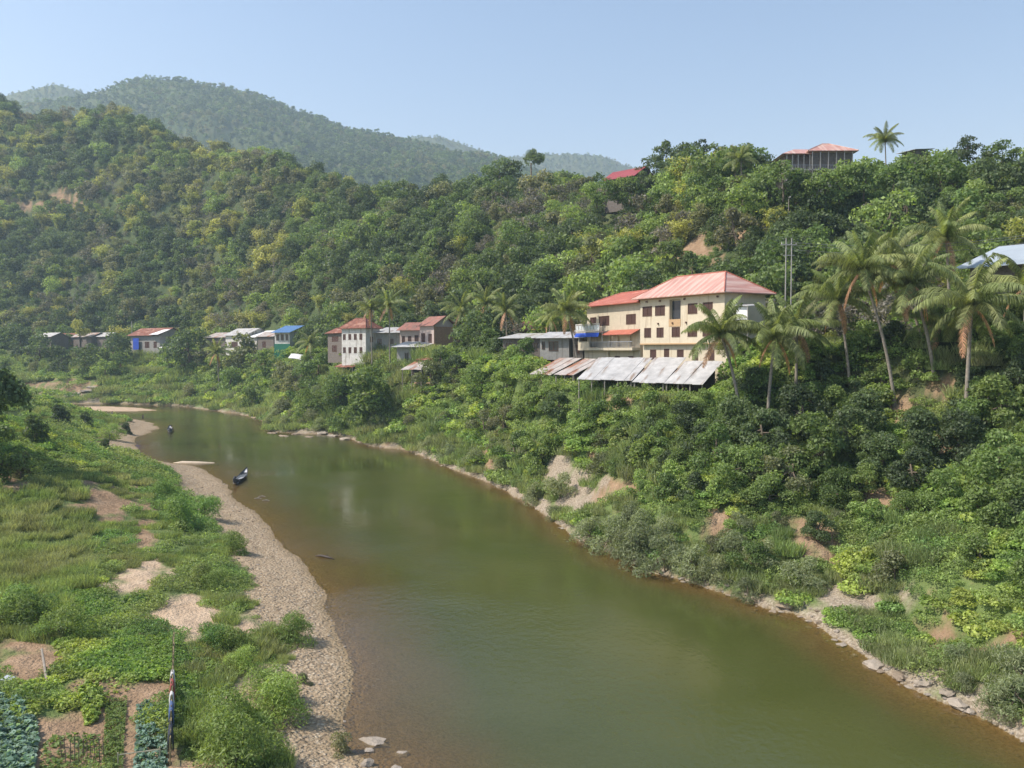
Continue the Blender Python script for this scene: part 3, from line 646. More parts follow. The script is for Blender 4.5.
# --- the big cream guesthouse
L = fr(640, 126, 724, 111)
rows = []
for u0, u1 in ((.035, .15), (.20, .315), (.60, .70), (.77, .87)): rows.append((u0, u1, 25.0, 26.3))
for u0, u1 in ((.06, .14), (.22, .30), (.41, .50), (.60, .70), (.77, .87)): rows.append((u0, u1, 21.9, 23.15))
low = [(.10, .17, 18.7, 20.0), (.28, .335, 18.7, 20.1), (.44, .51, 18.7, 20.0), (.62, .68, 18.7, 20.0), (.80, .86, 18.7, 20.0)]
t, W, H = house('guesthouse', 'large cream three storey guesthouse with broad salmon hipped roof above the metal canopies', L, 7.4, 20.9, 27.55, rows, 'cream', None, 'guesthouse', holes=[(.375, .51, 24.3, 27.1, .55)])
roof_hip(t, W, 7.4, H, 3.1, 1.0, M['salmon'], trim=M['red'])
lo_ = MB(); wall_panel(lo_, W, -7.6, -.02, [(a*W, b*W, c-20.9, d-20.9, .3) for a, b, c, d in low], y=.55)
lo_.add([(W, .55, -7.6), (W, 7.4, -7.6), (W, 7.4, -.02), (W, .55, -.02)], [(0, 1, 2, 3)]); lo_.add([(0, .55, -7.6), (0, 7.4, -7.6), (0, 7.4, -.02), (0, .55, -.02)], [(3, 2, 1, 0)]); lo_.build('lower_wall', M['cream'], t)
for a_, b_, c_, d_ in low: window(t, a_*W, b_*W, c_-20.9, d_-20.9, .55, 'shutter', 1)
MB().box(-.03, W+.03, -.06, .0, -.12, .06).build('ledge', M['trim'], t); MB().box(-.02, W+.02, -.05, -.003, H-.25, H-.12).build('eave_band', M['trim'], t)
MB().box(.375*W-.05, .51*W+.05, -.05, .0, 24.25-20.9-.95, 24.3-20.9).build('balcony_panel', M['trim'], t)
MB().box(.38*W, .505*W, .45, .5, 3.45, 6.0).build('balcony_glazing', M['glass'], t)
for u in (.09, .26, .56, .93): MB().box(u*W-.12, u*W+.12, -.22, -.003, 6.0, 6.25).build('wall_lamp', M['frame'], t)
for u in (.24, .42, .58): MB().box(u*W-.1, u*W+.1, -.2, -.003, 2.75, 3.0).build('wall_lamp', M['frame'], t)
lt = MB().slab([(W+.05, .2, 5.0), (W+4.0, .2, 4.7), (W+4.0, 3.2, 4.9), (W+.05, 3.2, 5.2)], .08).build('side_canopy', M['tin'], t)
q = MB(); q.box(W+3.7, W+3.8, .3, .4, -2, 4.75).box(W+3.7, W+3.8, 3., 3.1, -2, 4.85); q.build('side_posts', M['post'], t)
MB().box(W+1.5, W+3.6, .6, .65, 3.0, 4.6).build('hanging_sheet', M['tarp'], t)
# --- lower cream building with blue awning
L = fr(587, 142, 640, 127.5); zb = 16.4
wi = [(.07, .18, 24.0, 25.3), (.25, .44, 24.0, 25.4), (.76, .92, 24.0, 25.4)]
t, W, H = house('guesthouse', 'smaller beige guesthouse with red roof, white balcony railing and blue awning', L, 8, zb, 27.2, wi+[(.09, .16, 17.6, 19.0), (.32, .39, 17.6, 19.0), (.56, .64, 17.6, 19.0), (.80, .88, 17.6, 19.0)], 'cream2', None, 'guesthouse',
   holes=[(.05, .42, 20.6, 22.6, .4), (.45, .52, 20.6, 22.6, .3), (.60, .68, 20.6, 22.4, .3), (.82, .92, 20.6, 22.4, .3)])
roof_hip(t, W, 8, H, 2.1, .9, M['red'])
MB().box(-.6, W*.45, -1.9, -.003, 23.0-zb-.25, 23.0-zb).build('balcony_floor', M['concrete'], t)
b = MB(); b.box(-.6, W*.45, -1.9, -1.82, 6.65, 6.85).box(-.6, W*.45, -1.9, -1.82, 7.7, 7.85)
for k in range(9): x = -.6+(W*.45+.5)*k/8; b.box(x, x+.1, -1.9, -1.82, 6.85, 7.7)
b.box(-.6, -.52, -1.8, -.01, 6.65, 7.8).build('balcony_railing', M['white'], t)
MB().box(-.5, W*.44, -1.84, -1.81, 6.87, 7.6).build('balcony_glass', solid('frosted', (.55,.6,.62), .3, .1), t)
MB().slab([(-.6, -2.1, 5.75), (W*.45, -2.1, 5.75), (W*.45, -1.95, 6.35), (-.6, -1.95, 6.35)], .05).build('awning', M['blue'], t)
MB().slab([(W*.46, -1.6, 6.0), (W*1.0, -1.6, 6.0), (W*1.0, -.01, 6.75), (W*.46, -.01, 6.75)], .08).build('porch_roof', M['red'], t)
MB().box(-.6, W, -1.4, -.003, 3.55, 3.95).build('walkway', M['cream2'], t)
b = MB(); b.box(W*.2, W, -1.4, -1.35, 4.85, 4.92)
for k in range(30): x = W*.2+W*.8*k/30; b.box(x, x+.05, -1.39, -1.36, 3.95, 4.85)
b.build('railing', M['steel'], t)
MB().box(-.6, W*.2, -1.4, -1.3, 3.95, 5.0).build('parapet', M['cream2'], t)
for x in (-.5, W*.2, W*.44): MB().box(x, x+.12, -1.36, -1.24, 5.0, 6.6).build('post', M['white'], t)
MB().box(-.25, W, -.35, 7, -3, -.01).build('foundation', M['concrete'], t); MB().box(-.25, W*.46, -.35, -.003, 0, 3.55).build('base_wall', M['cream2'], t)

# --- metal canopies in front
cg = 'metal canopies below the cream guesthouses'
canopy('canopy', 'long grey metal canopy roof below the beige guesthouse, leftmost of the three wide ones', fr(577, 117, 632, 113), 6.2, 15.95, 18.9, 'tin', 5, cg, skew=.5)
canopy('canopy', 'grey metal canopy roof in the middle, below the left half of the large guesthouse', fr(632.5, 112.6, 664, 110.2), 6.4, 15.75, 18.95, 'tin', 3, cg, skew=.5)
canopy('canopy', 'grey metal canopy roof below the right half of the large guesthouse, beside the palm', fr(664.5, 110.0, 703, 106.9), 5.2, 15.7, 18.5, 'tin', 4, cg, skew=.5)
canopy('canopy', 'rusty patched tin canopy sloping riverward under the grey boarded houses', fr(530, 135, 551, 132), 6, 16.2, 18.7, 'oldtin', 3, cg, skew=1.2)
canopy('canopy', 'small rust streaked tin canopy between the grey boarded house and wide canopies', fr(554, 128, 573, 125), 5.4, 16.3, 18.6, 'oldtin', 3, cg, skew=1.0)
# --- grey boarded houses, centre
hg = 'riverside houses of the village'
house('house', 'dark wooden house with rusty red roof standing behind the grey boarded ones', fr(518, 171, 560, 166), 8, 19, 24.0, [(.15, .3, 21.5, 22.8), (.5, .65, 21.5, 22.8)], 'wood', ('gable', 1.9, .9, 'rust'), group=hg)
house('house', 'low grey timber house on stilts with pale tin roof, left of the boxy grey one', fr(503, 158, 540, 154), 6, 16, 22.3, [(.1, .25, 19.8, 21.2), (.55, .68, 19.9, 21.2), (.78, .92, 19.9, 21.2)], 'wood', ('shed', .9, .6, 'tin'), group=hg, stilt=2.8, ws='glass')
house('house', 'boxy grey boarded house on stilts with pale tin roof, right above the rusty canopy', fr(540, 147, 569, 144.5), 4, 15.6, 22.2, [(.32, .62, 19.9, 21.4), (.08, .16, 20.2, 21.4)], 'greywall', ('shed', 1.0, .5, 'tin'), group=hg, stilt=2.7, ws='glass')
house('house', 'narrow dark shack with steep tin lean-to roof touching the beige guesthouse', fr(573, 143, 583, 142.5), 3, 16, 22.2, [(.2, .6, 19.5, 20.8)], 'wood', ('shed', 1.2, .6, 'tin'), group=hg, stilt=2.5)
# --- white and pink houses, left of centre
house('house', 'white two storey house with rust red roof and rows of small dark windows', fr(342, 221, 366, 216), 5, 16, 25.6, [(.06+.23*i, .16+.23*i, z0, z0+1.35) for i in range(4) for z0 in (22.7, 19.3)], 'white', ('hip', 2.6, .7, 'rust'), group=hg, right=[(.3, .5, 22, 23.4)])
house('house', 'small brown house with red roof tucked left of the white house', fr(328, 236, 343, 228), 6, 16.5, 24.6, [(.3, .6, 19.6, 21.2), (.3, .7, 22.4, 23.6)], 'wood', ('gable', 1.6, .7, 'rust'), group=hg)
house('house', 'unpainted grey house with flat pale tin roof between the white and pink houses', fr(374, 219, 400, 217), 9, 16, 24.6, [(.15, .3, 21.6, 22.8), (.6, .75, 21.6, 22.8), (.1, .4, 17.6, 19.6), (.55, .85, 17.6, 19.6)], 'greywall', ('shed', 1.5, .8, 'tin'), group=hg, ws='glass')
house('house', 'pale pink house with red tin roof and tall shutters, left wing', fr(400, 213, 420, 211), 9, 16, 24.9, [(.12, .24, 21.4, 23.4), (.42, .56, 21.4, 23.4), (.75, .92, 21.2, 23.6)], 'pink', ('gable', 2.1, .7, 'rust2'), group=hg)
house('house', 'taller pale pink house with rust red roof and bare brick end wall', fr(420, 208, 434, 203), 6, 16, 25.8, [(.12, .38, 21.6, 24.0), (.62, .85, 21.6, 23.8)], 'pink', ('gable', 2.4, .7, 'rust2'), group=hg, right=[(.35, .5, 17.6, 19.4)])
t = [o for o in bpy.data.objects if o.get('label', '').startswith('taller pale pink')][0]; MB().box(t['_W']+.003, t['_W']+.06, 0, 6, 0, 9.6).build('brick_end_wall', M['brick'], t)
house('house', 'grey lean-to with wide pale tin roof in front of the pink house', fr(397, 204, 424, 201), 5, 15.0, 20.9, [(.3, .42, 17.5, 19.3), (.75, .88, 16.5, 19.0)], 'greywall', ('shed', 1.2, .9, 'tin'), group=hg, ws='glass')
canopy('canopy', 'small beige tin hut roof on the slope below the pink house', fr(401, 192, 421, 188), 5, 15.6, 17.6, 'oldtin', 3, None)
canopy('canopy', 'small brown tin lean-to beside the brick end wall of the pink house', fr(415, 196, 432, 190), 4, 17.7, 18.9, 'rust', 3, None)
canopy('canopy', 'low brown tin roof under the white house, above the bushes', fr(334, 222, 352, 216), 4, 15.6, 16.9, 'rust', 3, None)
# --- blue roofed house and its neighbours, far left
t, W, H = house('house', 'small house with bright blue roof, white windows band and green boarded base', fr(275, 290, 290, 288), 7, 16.5, 26.2, [(.12, .3, 23.3, 25.3), (.42, .6, 23.3, 25.3), (.74, .9, 23.3, 25.3)], 'white', ('shed', 2.3, .8, 'bluetin'), group=hg, ws='glass')
MB().box(-.1, W+.1, -.15, -.003, 0, 5.6).build('green_base', M['green'], t)
house('house', 'long low house with pale grey tin roof among trees left of the blue roof', fr(226, 325, 246, 318), 12, 18, 25.5, [(.3, .6, 21, 23)], 'white', ('gable', 2.8, .8, 'tin', 'x'), group=hg)
house('house', 'brownish tin roofed house next to the long pale grey roof, left side', fr(207, 335, 226, 328), 10, 18, 24.9, [(.3, .6, 21, 23)], 'wood', ('gable', 2.0, .8, 'oldtin'), group=hg)
house('house', 'white roofed shed between the pale grey roof and the blue roof', fr(248, 318, 257, 314), 8, 18, 25.0, [], 'white', ('shed', 2.4, .5, 'tarp'), group=hg)
house('house', 'brown tin roof just left of the blue roofed house', fr(258, 305, 274, 300), 8, 18, 24.8, [(.3, .5, 21, 23)], 'wood', ('gable', 1.8, .6, 'oldtin'), group=hg)
t, W, H = house('house', 'long house with rust red roof and white mast above the grassy far bank', fr(131, 372, 160, 360), 12, 18.5, 26.2, [(.5, .65, 21, 23.5), (.8, .9, 21, 23.5)], 'greywall', ('gable', 3.4, 1.2, 'rust'), group=hg)
MB().slab([(W*.78, -1.9, H+.35), (W+1.8, -1.9, H+.35), (W+1.8, 4, H+2.6), (W*.78+2, 4, H+2.6)], .08).build('roof_sheet', M['tarp'], t)
MB().box(W*.16, W*.36, -1.0, -.9, 1.6, 6.6).build('hanging_tarp', M['bluetarp'], t)
MB().tube([(-.5, 1, 0), (-.5, 1, 14)], .12, 6).build('mast', M['white'], t)
canopy('canopy', 'small white lean-to roof below the long rust roofed house', fr(158, 358, 167, 354), 5, 20.8, 22.4, 'tarp', 2, None)
for px, Y, px2, nm, mt in ((52, 405, 72, 'low shed with brownish rusty roof, farthest left of the village', 'rust'), (72, 398, 80, 'little shed with orange rust roof beside the yellow tree', 'oldtin'), (82, 392, 92, 'little shed with tan roof right of the yellow tree', 'oldtin'), (96, 388, 107, 'small grey roofed shed left of the long rust roofed house', 'tin'), (38, 392, 52, 'half hidden hut with pale roof on the far left bank edge', 'tin')):
    house('shed', nm, fr(px, Y, px2, Y-6), 8, 19, 26.0, [], 'wood', ('gable', 2.0, .7, mt), 'shed')
# --- ridge top houses
t, W, H = house('house', 'ridge top house with pink tiled hip roofs and pillared balconies', fr(808, 173, 849, 173), 7, 50, 60.0, [(.1, .3, 55, 57.5), (.7, .9, 55, 57.5)], 'cream2', None)
roof_hip(t, W, 7, H, 2.3, .9, M['salmon'])
MB().box(-.01, W+.01, -.05, -.003, 3.2, H-.25).build('verandah_shade_sheet', M['wood'], t)  # dark sheet over the front wall, stands in for shade behind the pillars
W2 = 5.0; q = MB(); q.box(-W2, -.01, .8, 6.5, 3, H-.6).build('wing_wall', M['wood'], t)  # wing wall coloured dark to paint in the shaded interior behind its pillars
r_ = empty('tmp', (0, 0, 0)); bpy.data.objects.remove(r_)
mb = MB(); z_ = H-.55; mb.add([(-W2-.9, -.6, z_), (.5, -.6, z_), (.5, 7.3, z_), (-W2-.9, 7.3, z_), (-W2+2.6, 3.3, z_+1.7), (.5, 3.3, z_+1.7)], [(0, 1, 5, 4), (2, 3, 4, 5), (3, 0, 4), (3, 2, 1, 0), (1, 2, 5)]); mb.build('wing_roof', M['salmon'], t)
for k in range(5): MB().box(-W2+k*1.15, -W2+k*1.15+.16, -.3, -.14, 3, H-.65).build('pillar', M['concrete'], t)
for k in range(6): MB().box(k*W/5.2, k*W/5.2+.16, -.75, -.59, 3, H-.15).build('pillar', M['concrete'], t)
MB().box(-W2, W, -.75, -.02, 6.1, 6.35).build('balcony_floor', M['concrete'], t)
b = MB(); b.box(-W2, W, -.74, -.70, 7.1, 7.16)
for k in range(40): x = -W2+(W+W2)*k/40; b.box(x, x+.04, -.73, -.71, 6.35, 7.1)
b.build('railing', M['steel'], t)
canopy('canopy', 'small tin lean-to roof on the ridge under the pink tiled house', fr(785, 172, 802, 168), 4, 50.5, 52.2, 'tin', 2, None, False)
house('house', 'crimson tin roof on the ridge line, left of the tall dark trees', fr(604, 238, 633, 231), 9, 58, 66.8, [], 'wood', ('gable', 3.2, .8, 'magenta'))
house('house', 'pale blue grey tin roofed house at right edge behind palms', fr(968, 108, 1060, 99), 8, 23, 30.6, [(.2, .3, 27, 29), (.5, .6, 27, 29)], 'wood', ('shed', 3.2, 1.2, 'greyblue'))
house('house', 'low grey walled house at right edge under the palm fronds', fr(985, 99, 1060, 92), 5, 17.5, 23.0, [(.1, .2, 19.5, 21)], 'greywall', ('shed', 1.2, 1.0, 'tin'))
house('shed', 'small dark shed with pale roof edge on the ridge right of the skyline palm', fr(898, 172, 912, 169), 4, 52, 59.4, [], 'wood', ('shed', .6, .6, 'tin'), 'shed')
a = at(303, 358, 262)
tb = MB(); n = 9
for i in range(n):
    for j in range(4):
        if i < n-1 and j < 3:
            pt = lambda i, j: (-4.6+i*1.15, j*1.3, .5*math.sin(i*.7)-.9*math.sin(math.pi*i/8)+j*.45+(1.0 if i > 5 else 0)*(i-5)*.5)
            tb.slab([pt(i, j), pt(i+1, j), pt(i+1, j+1), pt(i, j+1)], .05)
tag(tb.build('tarpaulin', M['tarp'], None, loc=a), 'sagging white tarpaulin roof strung among trees below the blue roofed house', 'tarpaulin')
# --- brick stairs under palms
a = hits(886, 372, 80, 120); t = empty('brick_steps', (a[0], a[1], a[2]), -.1); tag(t, 'narrow flight of brick steps climbing between the palm trunks', 'steps')
mb = MB()
for k in range(14): mb.box(-.85, .85, k*.32, 5.5, k*.27-.8, k*.27+.27-.8-.002)
mb.build('treads', M['brick'], t)
# --- utility pole and wires
def pole(px, ytop, Y, label, twin=False):
    a = at(px, ytop, Y); g = tz(a[0], Y); t = empty('utility_pole', (a[0], Y, g)); tag(t, label, 'utility pole'); h = a[2]-g
    for s in ((-.35, .35) if twin else (0,)): MB().tube([(s, 0, -.4), (s, 0, h)], [.10, .07], 8).build('pole', M['concrete'], t)
    MB().box(-1.0, 1.0, -.06, .06, h-.9, h-.75).box(-.7, .7, -.05, .05, h-2.2, h-2.08).build('crossarm', M['concrete'], t)
    for k in (-.9, -.3, .3, .9): MB().tube([(k, 0, h-.75), (k, 0, h-.55)], [.06, .04], 6).build('insulator', M['white'], t)
    return Vector((a[0], Y, a[2]-.5))
p1 = pole(789, 238, 106, 'twin concrete utility pole on the slope right of the guesthouse', True)
p2 = Vector(at(1100, 222, 100)); q = MB()
for dz, dy in ((0, 0), (-.25, .5), (-.9, .1)):
    q.tube([p1.lerp(p2, i/14)+Vector((0, dy, dz-1.4*4*(i/14)*(1-i/14))) for i in range(15)], .022, 4)
tag(q.build('power_lines', solid('cable', (.18,.18,.18), .6)), 'power lines sagging right from the twin utility pole above the palms', 'power line')

# ------------------------------------------------------------------ palms
def frond_mesh(kind, length, droop, mat, rs, wid=.75, side=0.):
    """rachis along +X rising then drooping; leaflets hang at both sides"""
    n = 46; V_ = []; Fq = []; pts = []; an = droop[0]; x = z = 0.; y = 0
    for i in range(n+1):
        pts.append((x, y, z)); an_ = an-(an-droop[1])*(i/n)**droop[2]; x += math.cos(an_)*length/n; z += math.sin(an_)*length/n; y += side*length/n*(i/n)
    P = np.array(pts); lv = []
    for i in range(2, n+1):
        t = i/n; T = P[i]-P[i-1]; T = T/np.linalg.norm(T); ll = wid*(math.sin(math.pi*(.12+.84*t))**.6)*rs.uniform(.85, 1.1)
        for s in (-1, 1):
            for q in range(2):
                sd_ = np.array([T[0]*.45, s*1., -.25-1.1*rs.random()-.25*t]); sd_ /= np.linalg.norm(sd_); up = np.cross(sd_, T); b = P[i]-T*q*length/n*.5+rs.normal(size=3)*.02; wv = T*.030
                mid = b+sd_*ll*.55; end = b+sd_*ll+np.array([0, 0, -ll*.22])
                k = len(V_); V_ += [b-wv, b+wv, mid+wv*1.1, mid-wv*1.1, end+wv*.15, end-wv*.15]; Fq += [(k, k+1, k+2, k+3), (k+3, k+2, k+4, k+5)]; lv += [rs.random()]*2
    mb_v = len(V_)
    for i in range(n):   # rachis
        r0 = .045*(1-i/n)+.012; r1 = .045*(1-(i+1)/n)+.012; a, b = P[i], P[i+1]; k = len(V_)
        V_ += [a+[0, r0, 0], a-[0, r0, 0], a+[0, 0, r0], b+[0, r1, 0], b-[0, r1, 0], b+[0, 0, r1]]; Fq += [(k, k+1, k+4, k+3), (k+1, k+2, k+5, k+4), (k+2, k, k+3, k+5)]; lv += [1., 1., 1.]
    return mesh_np('frond_'+kind, np.array(V_), np.array(Fq), mat, attrs={'lv': ('FACE', lv)})
rsf = np.random.default_rng(3)
FR = dict(up=[frond_mesh('up', 4.6, (1.35, .3, 1.5), GRN['palm'], rsf, .8, s) for s in (-.1, .15)], mid=[frond_mesh('mid', 5.0, (.75, -.75, 1.3), GRN['palm'], rsf, .9, s) for s in (.12, -.15, 0)],
          low=[frond_mesh('low', 4.8, (.15, -1.25, 1.0), GRN['palm'], rsf, .85, s) for s in (.1, -.1)], dead=[frond_mesh('dry', 4.0, (-.7, -1.5, .7), GRN['palmdead'], rsf, .6, .05)])
COCO = solid('coconut', (.20,.17,.05), .6, .3)
PG = 'coconut palms along the river bank'
def palm(cx, cy, bx, by, Y, label, s=1., n=18, group=PG, dead=2):
    s *= 1.18; n = int(n*1.35); top = Vector(at(cx, cy, Y)); b = at(bx, by, Y); gx = b[0]; gz = tz(gx, Y)
    base = Vector((gx, Y, min(gz, top.z-3))); t = empty('coconut_palm', base); tag(t, label, 'palm tree', group); d = top-base
    pts = [(d.x*(k/8)**1.0+math.sin(k/8*math.pi)*d.x*-.12, 0, d.z*k/8) for k in range(9)]; pts[0] = (0, 0, -.5); rad = [.24]+[.17-.05*k/8 for k in range(8)]
    MB().tube(pts, [r*s for r in rad], 8).build('trunk', PBARK, t, True)
    rs = np.random.default_rng(int(cx*7+cy))
    for k in range(n):
        f = k/n; kind = 'up' if f < .25 else 'mid' if f < .65 else 'low'
        if k >= n-dead: kind = 'dead'
        me = FR[kind][int(rs.integers(len(FR[kind])))]; o = link('frond', me, t, (d.x, 0, d.z)); o.rotation_euler = (rs.normal()*.12, rs.normal()*.12, k*2.4+rs.normal()*.25); o.scale = (s*rs.uniform(.85, 1.1),)*3
    c = MB()
    for k in range(7):
        an = k*.9; c.tube([(d.x+math.cos(an)*.28, math.sin(an)*.28, d.z-.45), (d.x+math.cos(an)*.3, math.sin(an)*.3, d.z-.3), (d.x+math.cos(an)*.28, math.sin(an)*.28, d.z-.12)], [.07*s, .14*s, .05*s], 6)
    c.build('coconut_cluster', COCO, t, True)
    return t
palm(721, 334, 740, 424, 97, 'feathery coconut palm directly in front of the right corner of the large guesthouse', .95, 20)
palm(775, 337, 768, 395, 96, 'coconut palm right of the guesthouse, left one of a leaning pair', .98, 20)
palm(797, 330, 796, 395, 99, 'coconut palm right of the guesthouse, right one of a leaning pair', .95, 19)
palm(862, 270, 895, 415, 93, 'tall coconut palm with bare trunk leaning left beside the brick steps', 1.0, 20)
palm(912, 283, 934, 400, 92, 'coconut palm with drooping fronds between the leaning palm and the biggest palm', 1.0, 20, dead=4)
palm(972, 305, 966, 405, 86, 'biggest coconut palm with yellowish lower fronds in front of the right hand houses', 1.1, 20)
palm(893, 262, 921, 380, 97, 'coconut palm half hidden behind the tall leaning palm', .9, 18)
palm(946, 238, 950, 345, 105, 'high coconut palm behind the others, left end of the pale blue grey roof', 1.0, 18)
palm(1026, 286, 1024, 380, 90, 'coconut palm cut off by the right edge of the view', 1.0, 18)
palm(885, 140, 887, 185, 168, 'lone coconut palm standing out against the sky on the ridge', .72, 17, dead=0)
palm(741, 160, 742, 192, 186, 'pale coconut palm among dark trees on the ridge', .85, 16, dead=0)
palm(371, 308, 372, 350, 206, 'thin coconut palm rising behind the white house, left of two', .85, 16)
palm(389, 305, 390, 350, 205, 'thin coconut palm with pale trunk in front of the grey house, right of two', .9, 16)
palm(462, 311, 462, 352, 190, 'coconut palm at the left end of the centre group beside the pink house', .95, 17)
palm(486, 303, 484, 352, 187, 'tallest coconut palm in the middle of the centre group', .95, 17)
palm(506, 311, 507, 350, 170, 'coconut palm with pale straight trunk at right end of centre group', .85, 17)
palm(566, 311, 581, 356, 137, 'broad coconut palm above the boxy grey house, left of the beige guesthouse', .85, 19)
palm(550, 318, 549, 345, 160, 'coconut palm crown peeking over the dark wooden house', .7, 14)
palm(310, 343, 311, 380, 262, 'small coconut palm beside the blue roofed house', 1.0, 14, dead=1)
palm(217, 352, 219, 385, 305, 'shaggy palm on the slope below the pale grey roof', 1.1, 16)
palm(838, 300, 850, 400, 98, 'lower coconut palm crown left of the tall leaning palm', .9, 18)
palm(935, 322, 945, 395, 95, 'low coconut palm crown tucked left of the biggest palm', .9, 18)
# fan palm on the skyline
a = at(531, 163, 305); g = tz(a[0], 305); t = empty('fan_palm', (a[0], 305, g)); tag(t, 'dark fan palm with a round ball of leaves alone on the ridge skyline', 'palm tree', None)
h = a[2]-g; MB().tube([(0, 0, -.5), (.1, 0, h*.5), (0, 0, h)], [.38, .26, .24], 8).build('trunk', BARK, t, True)
rs = np.random.default_rng(5); V_ = []; Fq = []; lv = []
for k in range(46):
    d = rs.normal(size=3); d /= np.linalg.norm(d); d[2] = abs(d[2]) if rs.random() < .7 else d[2]*.8; c0 = d*2.0; sd_ = np.cross(d, rs.normal(size=3)); sd_ /= np.linalg.norm(sd_); up = np.cross(sd_, d)
    for j in range(12):
        th = -1.5+3.*j/11; e = c0+(d*math.cos(th)+sd_*math.sin(th))*1.5+up*.1*j % 2; w1 = (sd_*math.cos(th)-d*math.sin(th))*.14; kk = len(V_); V_ += [c0-w1*.3, c0+w1*.3, e+w1, e-w1]; Fq.append((kk, kk+1, kk+2, kk+3)); lv.append(rs.random())
o = link('crown', mesh_np('fan_crown', np.array(V_), np.array(Fq), GRN['dark'], attrs={'lv': ('FACE', lv)}), t, (0, 0, h+.3))

# ------------------------------------------------------------------ landmarks used to say which tree is which
LMK = [(700,315,'the large salmon roofed guesthouse'),(613,322,'the beige guesthouse with blue awning'),(545,340,'the grey boarded houses'),(418,332,'the pink houses'),(356,332,'the white two storey house'),
 (283,335,'the blue roofed house'),(236,332,'the long pale grey roof'),(148,335,'the long rust roofed house'),(75,330,'the yellow flowering tree'),(820,158,'the pink tiled ridge house'),(620,172,'the crimson ridge roof'),
 (995,245,'the pale blue grey roof'),(789,262,'the twin utility pole'),(885,140,'the lone skyline palm'),(531,165,'the round fan palm on the ridge'),(60,200,'the bare earth scar on the hill'),
 (966,310,'the biggest palm'),(575,490,'the pale rock slide by the water'),(645,375,'the wide metal canopies'),(808,560,'the shaded hollow in the bank'),(865,603,'the pale eroded cliff'),(890,385,'the brick steps'),
 (300,432,'the rocks jutting into the river'),(412,362,'the beige hut roof on the slope'),(940,635,'the bare brown slope'),(700,585,'the bend of grassy shore'),(460,470,'the stony water edge'),(240,478,'the beached longboat'),
 (115,112,'the left hill summit'),(300,232,'the middle of the left hillside'),(200,190,'the upper left hillside'),(180,260,'the yellow bamboo slope'),(410,240,'the middle wooded slope'),(700,245,'the bare earth behind the guesthouse'),(60,390,'the grassy far bank'),(950,150,'the right end of the ridge')]
SP = dict(n_dark='dark green leafy tree', n_mid='mid green leafy tree', n_bright='bright green spreading tree', n_olive='olive green thin tree', b_bright='bright green bush', b_mid='mid green bush', b_dark='dark green bush', b_willow='grey green willowy shrub', b_olive='dull olive bush', b_weed='fine leaved green weed clump', b_lush='fine leaved bright weed clump',
  f_dark='dark green rounded tree', f_mid='mid green rounded tree', f_bright='light green spreading tree', f_olive='olive toned tree', f_tall='tall dark narrow tree', f_yellow='yellowish green tree', f_brown='dry grey brown tree', f_bare='nearly leafless pale branched tree', f_bamboo='yellow green bamboo clump', n_bamboo='feathery green bamboo clump')
def where(px, py):
    d = sorted(((px-a)**2+((py-b)*1.3)**2, a, b, s) for a, b, s in LMK)[0]; dx, dy = px-d[1], d[2]-py; r = math.hypot(dx, dy)
    if r < 9: return 'right beside '+d[3]
    an = math.degrees(math.atan2(dy, dx)) % 360; k = int((an+22.5)//45) % 8
    dist = 'just ' if r < 28 else ('well ' if r > 62 else '')
    return dist+['to the right of', 'above and right of', 'above', 'above and left of', 'to the left of', 'below and left of', 'below', 'below and right of'][k]+' '+d[3]
COUNT = {}
def plant(kind, x, y, z, h, rz=None, label=None, v=None, cat=None, group=None):
    L_ = TPL[kind]; v = int(rng.integers(len(L_))) if v is None else v; cm, tm, h0 = L_[v]; s = h/h0
    bush = kind[0] == 'b'; bam = 'bamboo' in kind; nm = 'bush' if bush else 'bamboo_clump' if bam else 'tree'
    t = empty(nm, (x, y, z)); t.rotation_euler = (0, 0, rng.random()*6.28 if rz is None else rz); t.scale = (s, s, s*(1 if h > 0 else 1))
    px, py = proj(x, y, z+h*.6)
    tag(t, label or SP[kind]+' '+where(px, py), cat or ('bush' if bush else 'bamboo' if bam else 'tree'), group or ('bushes of the river banks' if bush else 'bamboo clumps of the slopes' if bam else 'trees of the wooded slopes'))
    link('crown', cm, t)
    link('stems' if (bush or bam) else 'trunk', tm, t); COUNT[nm] = COUNT.get(nm, 0)+1
    return t

